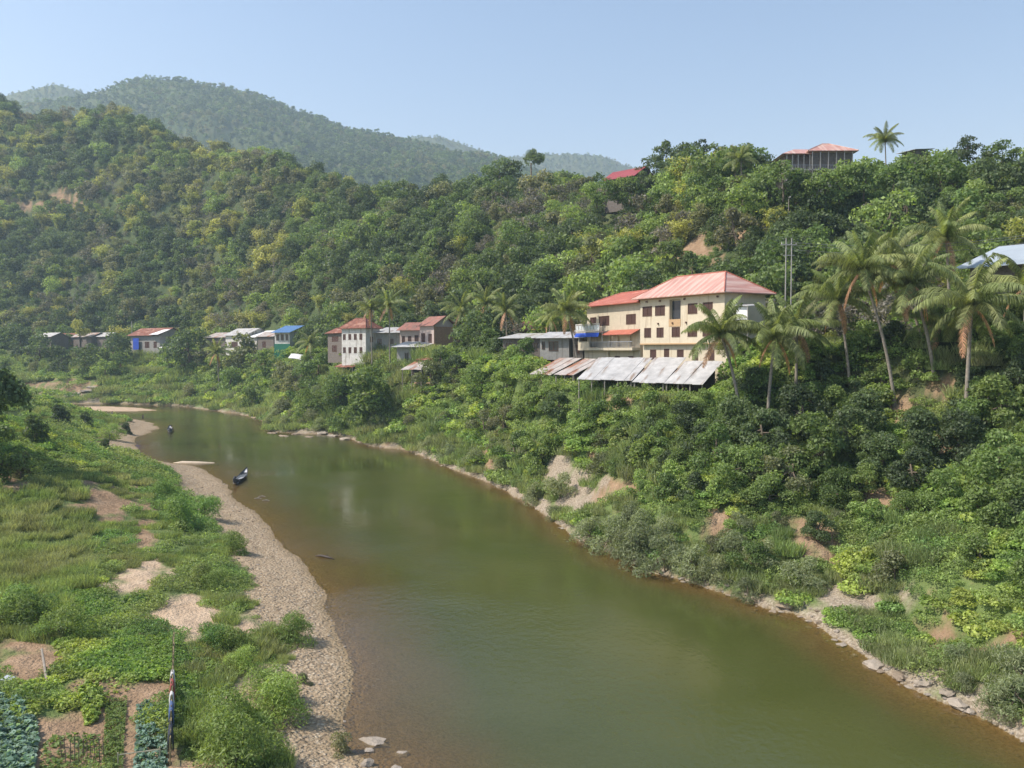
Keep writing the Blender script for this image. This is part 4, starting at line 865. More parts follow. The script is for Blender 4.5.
# --- key trees set by hand: (px, py of foot, height px, kind)
KEY = [(372,424,64,'n_bright'),(340,412,44,'n_mid'),(318,392,62,'n_mid'),(300,398,38,'n_olive'),(346,432,30,'n_mid'),(440,372,42,'f_dark'),(478,352,40,'f_dark'),(505,362,22,'f_dark'),(432,398,38,'n_olive'),(455,388,36,'n_dark'),
 (480,404,44,'n_mid'),(507,402,34,'n_bright'),(530,418,40,'n_mid'),(545,412,34,'n_bright'),(505,438,36,'n_olive'),(560,424,38,'n_dark'),(580,440,30,'n_bright'),(515,470,44,'n_mid'),(540,470,40,'n_bright'),(485,440,34,'n_olive'),
 (620,446,26,'n_bright'),(655,430,30,'n_bright'),(660,455,40,'n_mid'),(690,440,44,'n_dark'),(715,470,56,'n_mid'),(735,452,60,'n_dark'),(742,490,52,'n_mid'),(765,460,60,'n_dark'),(790,500,60,'n_olive'),(770,512,44,'n_mid'),(820,478,74,'n_mid'),
 (800,440,60,'n_dark'),(845,460,60,'n_dark'),(838,510,50,'n_mid'),(870,440,54,'n_dark'),(880,478,50,'n_dark'),(860,500,40,'n_bright'),(915,500,60,'n_dark'),(925,460,54,'n_dark'),(955,470,64,'n_dark'),(975,440,50,'n_mid'),(1000,430,60,'n_bright'),
 (1000,490,70,'n_mid'),(1010,530,60,'n_mid'),(945,510,46,'n_mid'),(905,520,36,'n_mid'),(870,530,36,'n_bright'),(810,420,44,'n_mid'),(840,425,44,'n_bright'),(880,400,40,'n_mid'),(750,400,36,'n_dark'),(705,412,26,'n_bright'),(1020,400,50,'n_dark'),
 (752,575,42,'n_mid'),(818,540,34,'n_dark'),(715,560,28,'n_olive'),(735,545,30,'n_bright'),(690,515,24,'n_mid'),(640,500,24,'n_mid'),(780,530,24,'n_olive'),
 (190,372,48,'f_dark'),(178,362,34,'f_dark'),(205,368,40,'f_olive'),(240,372,42,'f_olive'),(265,382,36,'f_mid'),(284,392,34,'f_olive'),(115,368,40,'f_dark'),(85,374,34,'f_dark'),(60,372,30,'f_dark'),(40,365,34,'f_dark'),(105,380,22,'f_bright'),(120,376,24,'f_mid'),(22,360,34,'f_tall'),(70,350,24,'f_mid'),(100,352,26,'f_dark'),(230,395,30,'f_mid'),
 (310,420,34,'f_bright'),(285,418,24,'f_olive'),(255,408,26,'f_mid'),(190,400,18,'f_olive')]
for px, py, hp, k in KEY:
    X, Y, z = hits(px, py, 36); h = hp*Y/F
    if k[0] == 'f' and Y < 120: k = 'n'+k[1:]
    if not ok_tree(X, Y, z, h*.8, h*.8, 6): h *= .72
    plant(k, X, Y, z-.2, h)
# ridge skyline trees by hand: crown top pixels
for px, pt, Y, k, hp in ((606,177,222,'f_mid',26),(618,176,222,'f_bright',26),(630,175,221,'f_mid',28),(597,180,225,'f_bright',26),(642,168,222,'f_dark',32),(784,158,160,'f_mid',40),(797,166,160,'f_dark',36),(810,169,159,'f_bright',34),(826,166,159,'f_mid',38),(840,164,160,'f_mid',36),(853,157,161,'f_bright',36),(864,164,160,'f_mid',34),(665,133,232,'f_tall',46),(682,140,228,'f_dark',40),(700,131,222,'f_tall',44),(716,140,220,'f_mid',34),(650,152,236,'f_dark',34),(762,150,200,'f_dark',38),(780,156,196,'f_dark',36),(500,155,318,'f_dark',34),(512,158,318,'f_dark',32),(490,165,322,'f_mid',30),(565,168,300,'f_bright',34),(548,170,305,'f_dark',28),
     (825,160,176,'f_tall',62),(968,132,165,'f_dark',30),(1003,138,163,'f_mid',36),(940,146,168,'f_bright',40),(905,153,164,'f_mid',40),(918,151,165,'f_bright',36),(896,162,164,'f_mid',30),(444,172,350,'f_dark',20),(120,112,615,'f_tall',18),(438,176,352,'f_dark',20),(120,112,612,'f_dark',16)):
    a = at(px, pt, Y); h = hp*Y/F; plant(k, a[0], Y, a[2]-h, h)
# yellow flowering tree by the far sheds, white roots etc.
X, Y, z = at(80, 336, 386); plant('f_yellow', X, Y, z, 8, label='small tree covered in yellow flowers beside the far left sheds', cat='tree')
# near left edge dark tree
for px, py, Y, h, k, lb in ((-36, 398, 96, 15, 'n_dark', 'big dark leafy tree cut off by the left edge of the view'), (-8, 425, 88, 7, 'n_mid', 'lower dark tree beneath the big one at the left edge'), (20, 440, 92, 3.4, 'n_olive', 'scrubby half dead bush tree with bare branches near the left edge')):
    X, _, z = at(px, py, Y); z = tz(X, Y); o_ = plant(k, X, Y, z-.3, h, label=lb); o_.scale = (o_.scale.x*.8, o_.scale.y*.8, o_.scale.z)

# --- forest: sample, cull, split into individuals and one mass
def visible(X, Y, Z):
    a = X/Y; ks = np.linspace(.15, .97, 26); el = (Z-CAMZ)/Y; m_ = np.full(len(X), -9.)
    for k in ks: m_ = np.maximum(m_, (terrain(X*k, Y*k)[0]-CAMZ)/(Y*k))
    return el > m_-.002
def grid_pts(y0, y1, sp_, a0, a1):
    ny = int((y1-y0)/sp_); P = []
    for j in range(ny):
        Y = y0+(j+.5)*sp_; nx = int((a1-a0)*Y/sp_)+1; x = a0*Y+np.arange(nx)*sp_+rng.uniform(-.45, .45, nx)*sp_; P.append(np.stack([x, Y+rng.uniform(-.45, .45, nx)*sp_], 1))
    return np.concatenate(P)
cand = []
for (y0, y1, s_) in ((100, 260, 4.6), (260, 460, 5.6), (460, 760, 7.0)):
    P = grid_pts(y0, y1, s_, -.72, .72); X, Y = P.T; z, dl, dr, di = terrain(X, Y); a = X/Y
    hgt = (.58+.95*rng.random(len(X))**1.6)*np.interp(Y, [100, 200, 460, 760], [6.2, 8.0, 9.5, 10.5])
    k = (dr > 0) & (Y > tY(a)+bW(a)*.35) & (Y < rY(a)*1.06+8) & (barefac(X, Y, z, ('soil', 'rock')) < .3)
    X, Y, z, hgt, a = X[k], Y[k], z[k], hgt[k], a[k]; v = visible(X, Y, z+hgt); cand.append(np.stack([X[v], Y[v], z[v], hgt[v]], 1))
cand = np.concatenate(cand)
def pick_kind(x, y, n):
    px = CX+F*x/y; t = float(fbm(np.array([x/38]), np.array([y/38]), 91, 3)[0])*2.2+n*.45
    if y > 430 or px < 330:
        tb_ = ['f_dark', 'f_dark', 'f_mid', 'f_tall', 'f_mid', 'f_olive', 'f_bright', 'f_olive', 'f_bamboo', 'f_brown', 'f_bamboo', 'f_yellow', 'f_olive', 'f_bare']
    elif px > 620: tb_ = ['f_dark', 'f_tall', 'f_dark', 'f_mid', 'f_mid', 'f_mid', 'f_bright', 'f_bright', 'f_olive', 'f_bamboo', 'f_brown']
    else: tb_ = ['f_dark', 'f_tall', 'f_dark', 'f_mid', 'f_olive', 'f_mid', 'f_bright', 'f_olive', 'f_brown', 'f_bamboo', 'f_bare']
    return tb_[int(np.clip((t*.5+.5)*len(tb_), 0, len(tb_)-1))]
KS = ['f_dark', 'f_mid', 'f_bright', 'f_olive', 'f_tall', 'f_yellow', 'f_brown', 'f_bare', 'f_bamboo']
kinds = [pick_kind(x, y, rng.normal()) for x, y in cand[:, :2]]
sel = [i for i, (x, y, z, h) in enumerate(cand) if ok_tree(x, y, z, h, h*.9)]
def app(i):
    x, y, z, h = cand[i]; px, py = proj(x, y, z+h*.5); return (h*F/y) if -10 < px < 1034 and py > -10 else 0
order = sorted(sel, key=app, reverse=True); ntree = 300-COUNT.get('tree', 0)-2; ind = []; mass = []
for i in order:
    if len(ind) < ntree and kinds[i] != 'f_bamboo' and app(i) > 0: ind.append(i)
    elif kinds[i] == 'f_bamboo' and COUNT.get('bamboo_clump', 0) < 60 and app(i) > 9: x, y, z, h = cand[i]; plant('f_bamboo', x, y, z-.2, h)
    else: mass.append(i)
for i in ind: x, y, z, h = cand[i]; plant(kinds[i], x, y, z-.3, h)
print('forest', len(cand), len(ind), len(mass), COUNT)
FM = []; offs = {}
for k in KS:
    offs[k] = len(FM); FM += [c for c, t_, h_ in TPL[k]] if k not in ('f_bare',) else [t_ for c, t_, h_ in TPL[k]]
for (y0, y1, s_) in ((110, 300, 3.6), (300, 480, 4.6), (480, 760, 6.2)):
    Pq = grid_pts(y0, y1, s_, -.72, .72); X, Y = Pq.T; z = terrain(X, Y)[0]; a = X/Y; hh = rng.uniform(2.2, 4.4, len(X))*np.interp(Y, [110, 480, 760], [.8, 1.15, 1.4])
    k = (Y > tY(a)+bW(a)*.8) & (Y < rY(a)*1.03) & (barefac(X, Y, z, ('soil', 'rock')) < .2); X, Y, z, hh = X[k], Y[k], z[k], hh[k]; v = visible(X, Y, z+hh)
    add = [(x, y, zz, h) for x, y, zz, h in zip(X[v], Y[v], z[v], hh[v]) if ok_tree(x, y, zz, h, h, 1)]
    n0 = len(cand); cand = np.concatenate([cand, np.array(add)]); kinds += [['f_olive', 'f_mid', 'f_bright', 'f_olive', 'f_dark', 'f_brown', 'f_yellow', 'f_mid'][int(q)] for q in rng.integers(0, 8, len(add))]; mass += list(range(n0, len(cand)))
P = cand[mass]; idx = [offs[kinds[i]]+int(rng.integers(len(TPL[kinds[i]]))) for i in mass]; sc = [cand[i][3]/TPL[kinds[i]][0][2]*1.05 for i in mass]
scatter('forest', P[:, :3]-np.array([0, 0, .5]), sc, rng.random(len(P))*6.28, idx, FM, 'mixed green and olive forest massed over the hillsides behind the village', 'forest')
# mountain woods
P = grid_pts(1000, 1700, 10.5, -.66, .12); X, Y = P.T; z = terrain(X, Y)[0]; v = visible(X, Y, z+8); A1 = np.stack([X[v], Y[v], z[v]], 1)
P = grid_pts(2500, 2930, 17, -.66, .2); X, Y = P.T; z = terrain(X, Y)[0]; v = visible(X, Y, z+8); A2 = np.stack([X[v], Y[v], z[v]], 1); A1 = np.concatenate([A1, A2])
DM = [c for k in ('d_dark', 'd_mid', 'd_olive') for c, t_, h_ in TPL[k]]
nn = fbm(A1[:, 0]/130, A1[:, 1]/130, 93, 3)+rng.normal(size=len(A1))*.22
idx = np.where(nn < -.05, 0, np.where(nn < .28, 2, 4))+rng.integers(0, 2, len(A1))
scatter('mountain_forest', A1-np.array([0, 0, 2]), rng.uniform(.6, 1.25, len(A1)), rng.random(len(A1))*6.28, idx, DM, 'distant hazy forest covering the mountain ridges beyond the first hill', 'forest')
print('mountain', len(A1))

# --- bushes on the right and far banks
P = np.concatenate([grid_pts(38, 110, 2.1, -.2, .72), grid_pts(110, 200, 2.9, -.35, .3), grid_pts(200, 400, 4.6, -.66, -.1)]); X, Y = P.T; z, dl, dr, di = terrain(X, Y); a = X/Y
k = (dr > 1.6) & (Y < tY(a)+bW(a)*.4) & (barefac(X, Y, z, ('soil', 'rock', 'x', 'sand')) < .15); px, py = proj(X, Y, z)
far = Y > 250
dens = np.where(far & (px < 215), .16*(1+(z > 9)*2.5), np.where(z > tZ(a)*.33, .85, .42)); dens = np.where((px > 820) & (z < 6), .22, dens)
dens = dens*(.65+fbm(X/9, Y/9, 13, 2)*.9); k &= rng.random(len(X)) < dens
bs = []
for x, y, zz, d_ in zip(X[k], Y[k], z[k], dr[k]):
    f = zz/tZ(x/y); n_ = rng.random(); px_ = CX+F*x/y
    if d_ < 5.5 and n_ < .75: kd = 'b_willow'
    elif f > .6 and px_ > 640: kd = ['b_dark', 'b_mid', 'b_mid', 'b_bright', 'n_mid'][int(n_*5)]
    elif f > .4: kd = ['b_mid', 'b_bright', 'b_mid', 'b_bright', 'b_olive', 'b_dark'][int(n_*6)]
    else: kd = ['b_bright', 'b_olive', 'b_bright', 'b_mid', 'b_willow'][int(n_*5)]
    h = rng.uniform(1.3, 2.9)*(1+.25*(f > .5))*(1.5 if y > 200 else 1.)*(.8 if px_ > 820 and f < .4 else 1)
    if ok_tree(x, y, zz, h, h*1.2, 1): bs.append((kd, x, y, zz, h))
# riverside willowy shrubs that can be told apart
for px_, py_, hp in ((535,504,20),(590,545,30),(610,552,34),(640,566,40),(665,572,36),(625,556,26),(690,578,34),(705,582,26),(720,582,24),(748,598,22),(500,478,20),(555,520,14),(655,560,30),(560,500,26),(430,452,16),(450,462,18),(475,470,20),(283,428,12),(320,430,12),(270,428,10),(998,715,26),(1015,712,40),(1020,690,40),(965,690,18)):
    X_, Y_, z_ = hits(px_, py_, 36); bs.append(('b_willow', X_, Y_, z_, hp*Y_/F*1.05))
bs.sort(key=lambda b_: -b_[4]/b_[2]); nb = 0; rest = []
for b_ in bs:
    pxx, pyy = proj(b_[1], b_[2], b_[3]+b_[4]*.5)
    if b_[0][0] == 'b' and nb < 280 and -10 < pxx < 1034 and pyy < 780: plant(b_[0], b_[1], b_[2], b_[3]-.15, b_[4]); nb += 1
    else: rest.append(b_)
BK = ['b_bright', 'b_mid', 'b_dark', 'b_willow', 'b_olive', 'n_mid']; BM = []; boff = {}
for k in BK: boff[k] = len(BM); BM += [c for c, t_, h_ in TPL[k]]
scatter('undergrowth', [(b_[1], b_[2], b_[3]-.2) for b_ in rest], [b_[4]/TPL[b_[0]][0][2] for b_ in rest], rng.random(len(rest))*6.28, [boff[b_[0]]+int(rng.integers(len(TPL[b_[0]]))) for b_ in rest], BM, 'tangled green undergrowth filling the river banks between larger bushes', 'undergrowth')
print('bushes', nb, len(rest))

# ------------------------------------------------------------------ ground cover patches
def patch(mat, n, rad, hgt, ls, aspect, up=1., seed=0):
    rs = np.random.default_rng(seed); r = rad*np.sqrt(rs.random(n)); an = rs.random(n)*6.28; x, y = r*np.cos(an), r*np.sin(an)
    top = hgt*(.45+.55*np.cos(np.clip(r/rad, 0, 1)*1.4))*(1+.35*np.sin(x*5/rad+seed)*np.cos(y*4/rad))
    z_ = top*rs.random(n)**.45; P = np.stack([x, y, z_], 1); Nn = np.stack([x*.5/rad, y*.5/rad, np.full(n, up)], 1); return leafmesh('patch', P, Nn, ls, mat, aspect, .75, rs)
def blades(mat, n, rad, hgt, wd, seed=0):
    rs = np.random.default_rng(seed); r = rad*np.sqrt(rs.random(n)); an = rs.random(n)*6.28; x, y = r*np.cos(an), r*np.sin(an); d = rs.normal(size=(n, 2))*.35; h_ = hgt*rs.uniform(.5, 1.15, n)
    s = rs.normal(size=(n, 2)); s /= np.linalg.norm(s, axis=1, keepdims=True); b = np.stack([x, y, np.zeros(n)], 1); sv = np.concatenate([s*wd*.5, np.zeros((n, 1))], 1); e = b+np.concatenate([d*h_[:, None], h_[:, None]], 1)
    v = np.stack([b-sv, b+sv, e+sv*.35, e-sv*.35], 1).reshape(-1, 3); return mesh_np('blades', v, np.arange(4*n).reshape(n, 4), mat, attrs={'lv': ('FACE', rs.random(n))})
CV = [patch(GRN['weed'], 330, .9, .45, .17, .5, seed=1), patch(GRN['weed'], 330, .9, .7, .17, .45, seed=2), patch(GRN['vine'], 480, .95, .35, .165, .8, seed=3), patch(GRN['vine'], 480, .95, .5, .18, .75, seed=4), blades(GRN['grass'], 420, .9, .45, .045, 5), blades(GRN['grass'], 420, .9, .75, .05, 6), patch(GRN['bright'], 460, .9, .5, .15, .5, seed=7)]
# left bank
P = np.concatenate([grid_pts(30, 75, .75, -.75, .0), grid_pts(75, 130, 1.25, -.75, -.1), grid_pts(130, 275, 2.3, -.75, -.2)]); X, Y = P.T; z, dl, dr, di = terrain(X, Y)
px, py = proj(X, Y, z); gw = np.interp(Y, [35, 60, 80, 100, 145, 200, 260], [2.6, 4.6, 4.8, 5.0, 8.5, 7, 7])*(1+fbm(X/5, Y/7, 55, 3)*.55)
bf = barefac(X, Y, z, ('soil', 'sand', 'x'), .2); k = (dl > gw+.3) & (rng.random(len(X)) > bf*1.02) & (px > -60)
X, Y, z, px, py, gw, dl = X[k], Y[k], z[k], px[k], py[k], gw[k], dl[k]
n1 = fbm(X/10, Y/13, 71, 3)+rng.normal(size=len(X))*.10
kind = np.where(n1 < -.22, 4, np.where(n1 < .0, 0, np.where(n1 < .2, 1, 3))); kind = np.where((px < 150) & (py > 480) & (py < 640) & (px < 90), 5, kind)
kind = np.where((py > 590) & (py < 690) & (px > 60) & (px < 170), 2+(rng.random(len(X)) < .5), kind); kind = np.where((px > 100) & (px < 250) & (py > 440) & (py < 640) & (n1 > -.1), 1, kind)
kind = np.where((px > 190) & (py > 600), np.where(rng.random(len(X)) < .5, 6, 5), kind)
sc = rng.uniform(.7, 1.25, len(X))*np.interp(Y, [30, 75, 130, 270], [.75, .85, 1.5, 2.6])*np.where(dl < gw+1.2, .6, 1); keep = rng.random(len(X)) < np.where(fbm(X/4, Y/5, 73, 2) > .28, .35, .95)
scatter('weeds', np.stack([X, Y, z-.03], 1)[keep], sc[keep], rng.random(keep.sum())*6.28, kind[keep], CV, 'low weeds, creepers and grass covering the near left river bank', 'weeds')
print('weeds', keep.sum())
# right bank
P = np.concatenate([grid_pts(38, 80, 1.0, .0, .75), grid_pts(80, 130, 1.4, -.15, .7), grid_pts(130, 240, 1.75, -.4, .2), grid_pts(240, 400, 3.0, -.68, -.2)]); X, Y = P.T; z, dl, dr, di = terrain(X, Y); a = X/Y
bf = barefac(X, Y, z, ('soil', 'rock'), .25); k = (dr > .9) & (Y < np.where(a > .08, tY(a)+bW(a)+50, tY(a)+8)) & (rng.random(len(X)) > bf); X, Y, z, dr = X[k], Y[k], z[k], dr[k]; n1 = fbm(X/8, Y/9, 72, 3)+rng.normal(size=len(X))*.12
kind = np.where(n1 < -.25, 5, np.where(n1 < -.05, 1, np.where(n1 < .2, 6, 3))); kind = np.where((dr < 6) & (rng.random(len(X)) < .6), 4, kind)
sc = rng.uniform(.8, 1.4, len(X))*np.interp(Y, [38, 80, 130, 240, 400], [.9, 1.2, 1.9, 2.6, 3.4])
scatter('creepers', np.stack([X, Y, z-.03], 1), sc, rng.random(len(X))*6.28, kind, CV, 'bright green creepers and long grass draped over the right river bank', 'ground cover'); print('creepers', len(X))

# ------------------------------------------------------------------ stones
def rockmesh(rs, n=1):
    bm = bmesh.new(); bmesh.ops.create_icosphere(bm, subdivisions=2 if n else 1, radius=1); s = rs.uniform(.6, 1.2, 3); ph = rs.random(6)*6
    for v in bm.verts:
        c = v.co; k = 1+.22*math.sin(c.x*3+ph[0])*math.cos(c.y*3+ph[1])+.12*math.sin(c.z*6+ph[2]+c.x*5)+rs.normal()*.05; v.co = Vector((c.x*s[0], c.y*s[1], c.z*s[2]*.6))*k
    me = bpy.data.meshes.new('stone'); bm.to_mesh(me); bm.free(); return me
def stonemat(nm, a, b):
    m, nt, out = newmat(nm); oi = N(nt, 'ShaderNodeObjectInfo'); c = mixc(nt, oi.outputs['Random'], a, b); c = mixc(nt, noise(nt, 2.5, 4), c, tuple(x*.6 for x in a)); p = N(nt, 'ShaderNodeBsdfPrincipled'); nt.links.new(c, p.inputs[0]); p.inputs['Roughness'].default_value = .9
    bp = N(nt, 'ShaderNodeBump'); bp.inputs['Distance'].default_value = .08; nt.links.new(noise(nt, 6, 4), bp.inputs['Height']); nt.links.new(bp.outputs[0], p.inputs['Normal']); nt.links.new(p.outputs[0], out.inputs[0]); return m
SM = [stonemat('stone_pale', (.36,.30,.23), (.54,.47,.39)), stonemat('stone_brown', (.25,.19,.13), (.42,.33,.24))]
rs = np.random.default_rng(8); RM = []
for i in range(6): me = rockmesh(rs, 1); me.materials.append(SM[i % 3 == 2]); RM.append(me)
SMALL = []
for i in range(5): me = rockmesh(rs, 0); me.materials.append(SM[i % 4 == 3]); SMALL.append(me)
P = np.concatenate([grid_pts(34, 70, .42, -.5, .05), grid_pts(70, 110, .75, -.5, -.1), grid_pts(110, 160, 1.3, -.5, -.2)]); X, Y = P.T; z, dl, dr, di = terrain(X, Y); gw = np.interp(Y, [35, 60, 80, 100, 145, 200, 260], [2.6, 4.6, 4.8, 5.0, 8.5, 7, 7])*(1+fbm(X/5, Y/7, 55, 3)*.55)
k = (dl > -1.4+rng.normal(size=len(X))*.7) & (dl < gw+.4) & (rng.random(len(X)) < .6); X, Y, z = X[k], Y[k], z[k]
sc = (.035+.10*rng.random(len(X))**3.5)*np.interp(Y, [34, 70, 160], [1, 1.3, 2]); G1 = np.stack([X, Y, z], 1)
P = np.concatenate([grid_pts(40, 80, .55, .05, .75), grid_pts(80, 220, 1.0, -.5, .3)]); X, Y = P.T; z, dl, dr, di = terrain(X, Y); k = (dr > -1.0+rng.normal(size=len(X))*.5) & (dr < 1.1+fbm(X/3, Y/3, 61, 3)*1.8) & (rng.random(len(X)) < .4); X, Y, z = X[k], Y[k], z[k]
G = np.concatenate([G1, np.stack([X, Y, z], 1)]); sc = np.concatenate([sc, (.10+.22*rng.random(len(X))**2)*np.interp(Y, [40, 220], [1, 2])])
scatter('pebbles', G, sc, rng.random(len(G))*6.28, rng.integers(0, 5, len(G)), SMALL, 'pale pebbles and small stones strewn along both water edges', 'pebbles'); print('pebbles', len(G))
def rock(px, py, r, label, Y=None, m_=None, sq=1.):
    g = gnd0(px, py); X, Y = g; z = tz(X, Y); o = link('rock', RM[int(rng.integers(6)) if m_ is None else m_]); o.location = (X, Y, max(z, -.15)+r*.08); o.scale = (r*rng.uniform(.9, 1.2), r*rng.uniform(.8, 1.1), r*rng.uniform(.7, .95)*sq); o.rotation_euler = (0, 0, rng.random()*6); return tag(o, label, 'rock', 'rocks along the water')
rock(373, 741, .62, 'biggest pale boulder in the shallows near the bottom edge', m_=0); rock(369, 750, .28, 'small pale rock touching the biggest pale boulder', m_=1); rock(402, 752, .42, 'upright pale rock in shallows right of the biggest boulder', m_=3)
rock(367, 766, .4, 'pale rock at the bottom edge below the biggest boulder', m_=4); rock(396, 768, .3, 'pale rock at the bottom edge below the upright rock', m_=0); rock(325, 584, .15, 'small white stone in shallows by the dark floating log', m_=0); rock(362, 636, .18, 'dark stone alone in the shallow water', m_=2)
for px_, py_ in ((272,433),(284,436),(297,434),(309,437),(322,434),(333,436),(345,439),(291,431),(316,431)): rock(px_, py_, 1.3, 'tan rock in the low outcrop jutting into the river bend', sq=.7)
for px_, py_ in ((78,402),(86,402),(94,401),(102,402),(70,403)): rock(px_, py_, 2.3, 'pale slab of rock on the far bank behind the sandbar', m_=0, sq=.5)
for i, (px_, py_) in enumerate([(445,464),(462,473),(478,480),(492,487),(508,495),(522,502),(536,509),(548,518),(560,527),(572,535),(585,541),(596,547),(612,555),(626,562),(645,572),(660,576),(675,580),(712,590),(728,596),(744,603),(764,608),(774,613),(792,613),(808,620),(822,630),(834,640),(846,648),(858,656),(870,664),(882,672),(894,679),(906,685),(918,691),(930,697),(942,703),(954,708),(966,713)]):
    pl = 'below '+('the stony water edge' if px_ < 500 else 'the pale rock slide' if px_ < 600 else 'the willowy shrubs' if px_ < 700 else 'the shaded hollow' if px_ < 815 else 'the pale eroded cliff' if px_ < 900 else 'the bare brown slope')
    rock(px_+rng.normal()*5, py_+rng.normal()*1.5-1, .18+.65*rng.random()**2, 'weathered tan rock at the waterline '+pl, sq=.8)

# ------------------------------------------------------------------ boats, log, persons, fence, garden
HULL = solid('dark_hull', (.05,.05,.055), .6, .3, 2); INNER = solid('boat_inside', (.42,.44,.45), .7, .2, 2); BOW = solid('boat_bow', (.62,.62,.60), .6, .1)
def longboat(px, py, L_, wd, rz, label, inner=INNER):
    X, Y = gnd0(px, py); t = empty('longboat', (X, Y, .05), rz); tag(t, label, 'boat', 'boats on the river'); n = 16; mb = MB(); V_ = []; Fq = []
    for i in range(n+1):
        u = i/n*2-1; x = u*L_/2; w_ = wd/2*(1-abs(u)**2.6)+.05; rise = .55*abs(u)**3+(.25*u if u > .4 else 0); V_ += [(x, -w_, .38+rise), (x, -w_*.6, -.1+rise*.8), (x, w_*.6, -.1+rise*.8), (x, w_, .38+rise), (x, w_-.06, .38+rise), (x, w_*.6-.05, -.03+rise*.8), (x, -w_*.6+.05, -.03+rise*.8), (x, -w_+.06, .38+rise)]
    for i in range(n):
        for k in range(8): a0 = i*8+k; a1 = i*8+(k+1) % 8; Fq.append((a0, a0+8, a1+8, a1))
    mb.add(V_, Fq+[tuple(range(8)), tuple(range(n*8+7, n*8-1, -1))]); mb.build('hull', HULL, t)
    MB().box(-L_*.38, L_*.36, -wd*.27, wd*.27, .0, .04).build('deck', inner, t); MB().slab([(L_*.36, -wd*.3, .5), (L_*.485, -.08, .95), (L_*.485, .08, .95), (L_*.36, wd*.3, .5)], .04).build('bow_deck', BOW, t)
    for k in range(-3, 4): MB().box(L_*k*.1-.1, L_*k*.1+.1, -wd*.42, wd*.42, .3, .34).build('thwart', INNER, t)
    MB().tube([(-L_*.46, 0, .75), (-L_*.40, 0, .95), (-L_*.36, 0, .9)], [.12, .2, .12], 7).build('motor', HULL, t); return t
longboat(240.5, 479.5, 11, 1.25, math.atan2(12.5, -1.6)+.0, 'slender dark longboat with pale bow moored beside the gravel bank')
longboat(170, 431, 8, 1.3, 1.95, 'small far boat carrying a person in white near the sand point')
SKIN = solid('skin', (.28,.16,.10), .6); 
def person(x, y, z, rz, label, top, trouser, seated=False, arm=.3):
    t = empty('person', (x, y, z), rz); tag(t, label, 'person')
    def skin(name, pts, edges, rad, mat, sub=1):
        me = bpy.data.meshes.new(name); me.from_pydata(pts, edges, []); bm = bmesh.new(); bm.from_mesh(me); bm.verts.layers.skin.verify(); bm.to_mesh(me); bm.free(); o = link(name, me, t); me.materials.append(mat)
        m_ = o.modifiers.new('skin', 'SKIN'); m_.use_smooth_shade = True
        for i, r in enumerate(rad): me.skin_vertices[0].data[i].radius = (r, r)
        me.skin_vertices[0].data[0].use_root = True; s = o.modifiers.new('sub', 'SUBSURF'); s.levels = s.render_levels = sub; return o
    if seated: kn = (.42, .48); ft = (.5, .08); hip = .42
    else: kn = (.04, .48); ft = (0, .06); hip = .92
    hp, ch, nk = hip, hip+.45, hip+.6
    pts = [(0,0,hp),(0,0,hp+.2),(0,0,ch),(0,0,nk),(.02,0,nk+.12),(.03,0,nk+.22),(0,.1,hp-.03),(kn[0],.12,kn[1]),(ft[0],.12,ft[1]),(ft[0]+.16,.13,ft[1]-.02),(0,-.1,hp-.03),(kn[0],-.12,kn[1]),(ft[0]-.05,-.12,ft[1]),(ft[0]+.12,-.13,ft[1]-.02),(0,.19,ch+.05),(.05+arm*.3,.26,ch-.22),(.15+arm*.6,.22,ch-.42),(.2+arm*.7,.21,ch-.52),(0,-.19,ch+.05),(.05,-.26,ch-.22),(.15,-.24,ch-.45),(.18,-.23,ch-.54)]
    ed = [(0,1),(1,2),(2,3),(3,4),(4,5),(0,6),(6,7),(7,8),(8,9),(0,10),(10,11),(11,12),(12,13),(2,14),(14,15),(15,16),(16,17),(2,18),(18,19),(19,20),(20,21)]
    skin('body', pts, ed, [.14,.13,.15,.06,.09,.085,.09,.06,.04,.035,.09,.06,.04,.035,.06,.045,.03,.03,.06,.045,.03,.03], SKIN)
    skin('shirt', [(0,0,hp+.02),(0,0,hp+.2),(0,0,ch),(0,.2,ch+.05),(.04,.26,ch-.14),(0,-.2,ch+.05),(.04,-.26,ch-.14)], [(0,1),(1,2),(2,3),(3,4),(2,5),(5,6)], [.16,.15,.175,.085,.07,.085,.07], top)
    skin('trousers', [(0,0,hp+.04),(0,.1,hp-.03),(kn[0],.12,kn[1]),(0,-.1,hp-.03),(kn[0],-.12,kn[1])], [(0,1),(1,2),(0,3),(3,4)], [.15,.11,.085,.11,.085], trouser)
    b = MB(); b.tube([(.01,0,nk+.14),(0,0,nk+.22),(.01,0,nk+.31),(.02,0,nk+.345)], [.095,.105,.085,.03], 8); b.build('hair', solid('hair', (.02,.015,.012)), t, True)
    return t
CW = solid('white_cloth', (.55,.54,.52)); CD = solid('dark_cloth', (.04,.045,.06)); CB = solid('blue_cloth', (.08,.12,.24)); CR = solid('red_cloth', (.28,.07,.06))
X, Y = gnd0(143, 420); person(X, Y, max(tz(X, Y), -.25), -1.4, 'standing person in dark clothes at the water edge of the sand point', CD, CD)
X, Y = gnd0(107.5, 419.5); person(X, Y+3, max(tz(X, Y+3), -.3), .6, 'distant person wading, dark clothes, left of the sand point', CB, CD)
X, Y = gnd0(170, 431); person(X+.2, Y+.5, .0, 1.0, 'person in white shirt seated in the small far boat', CW, CD, True)
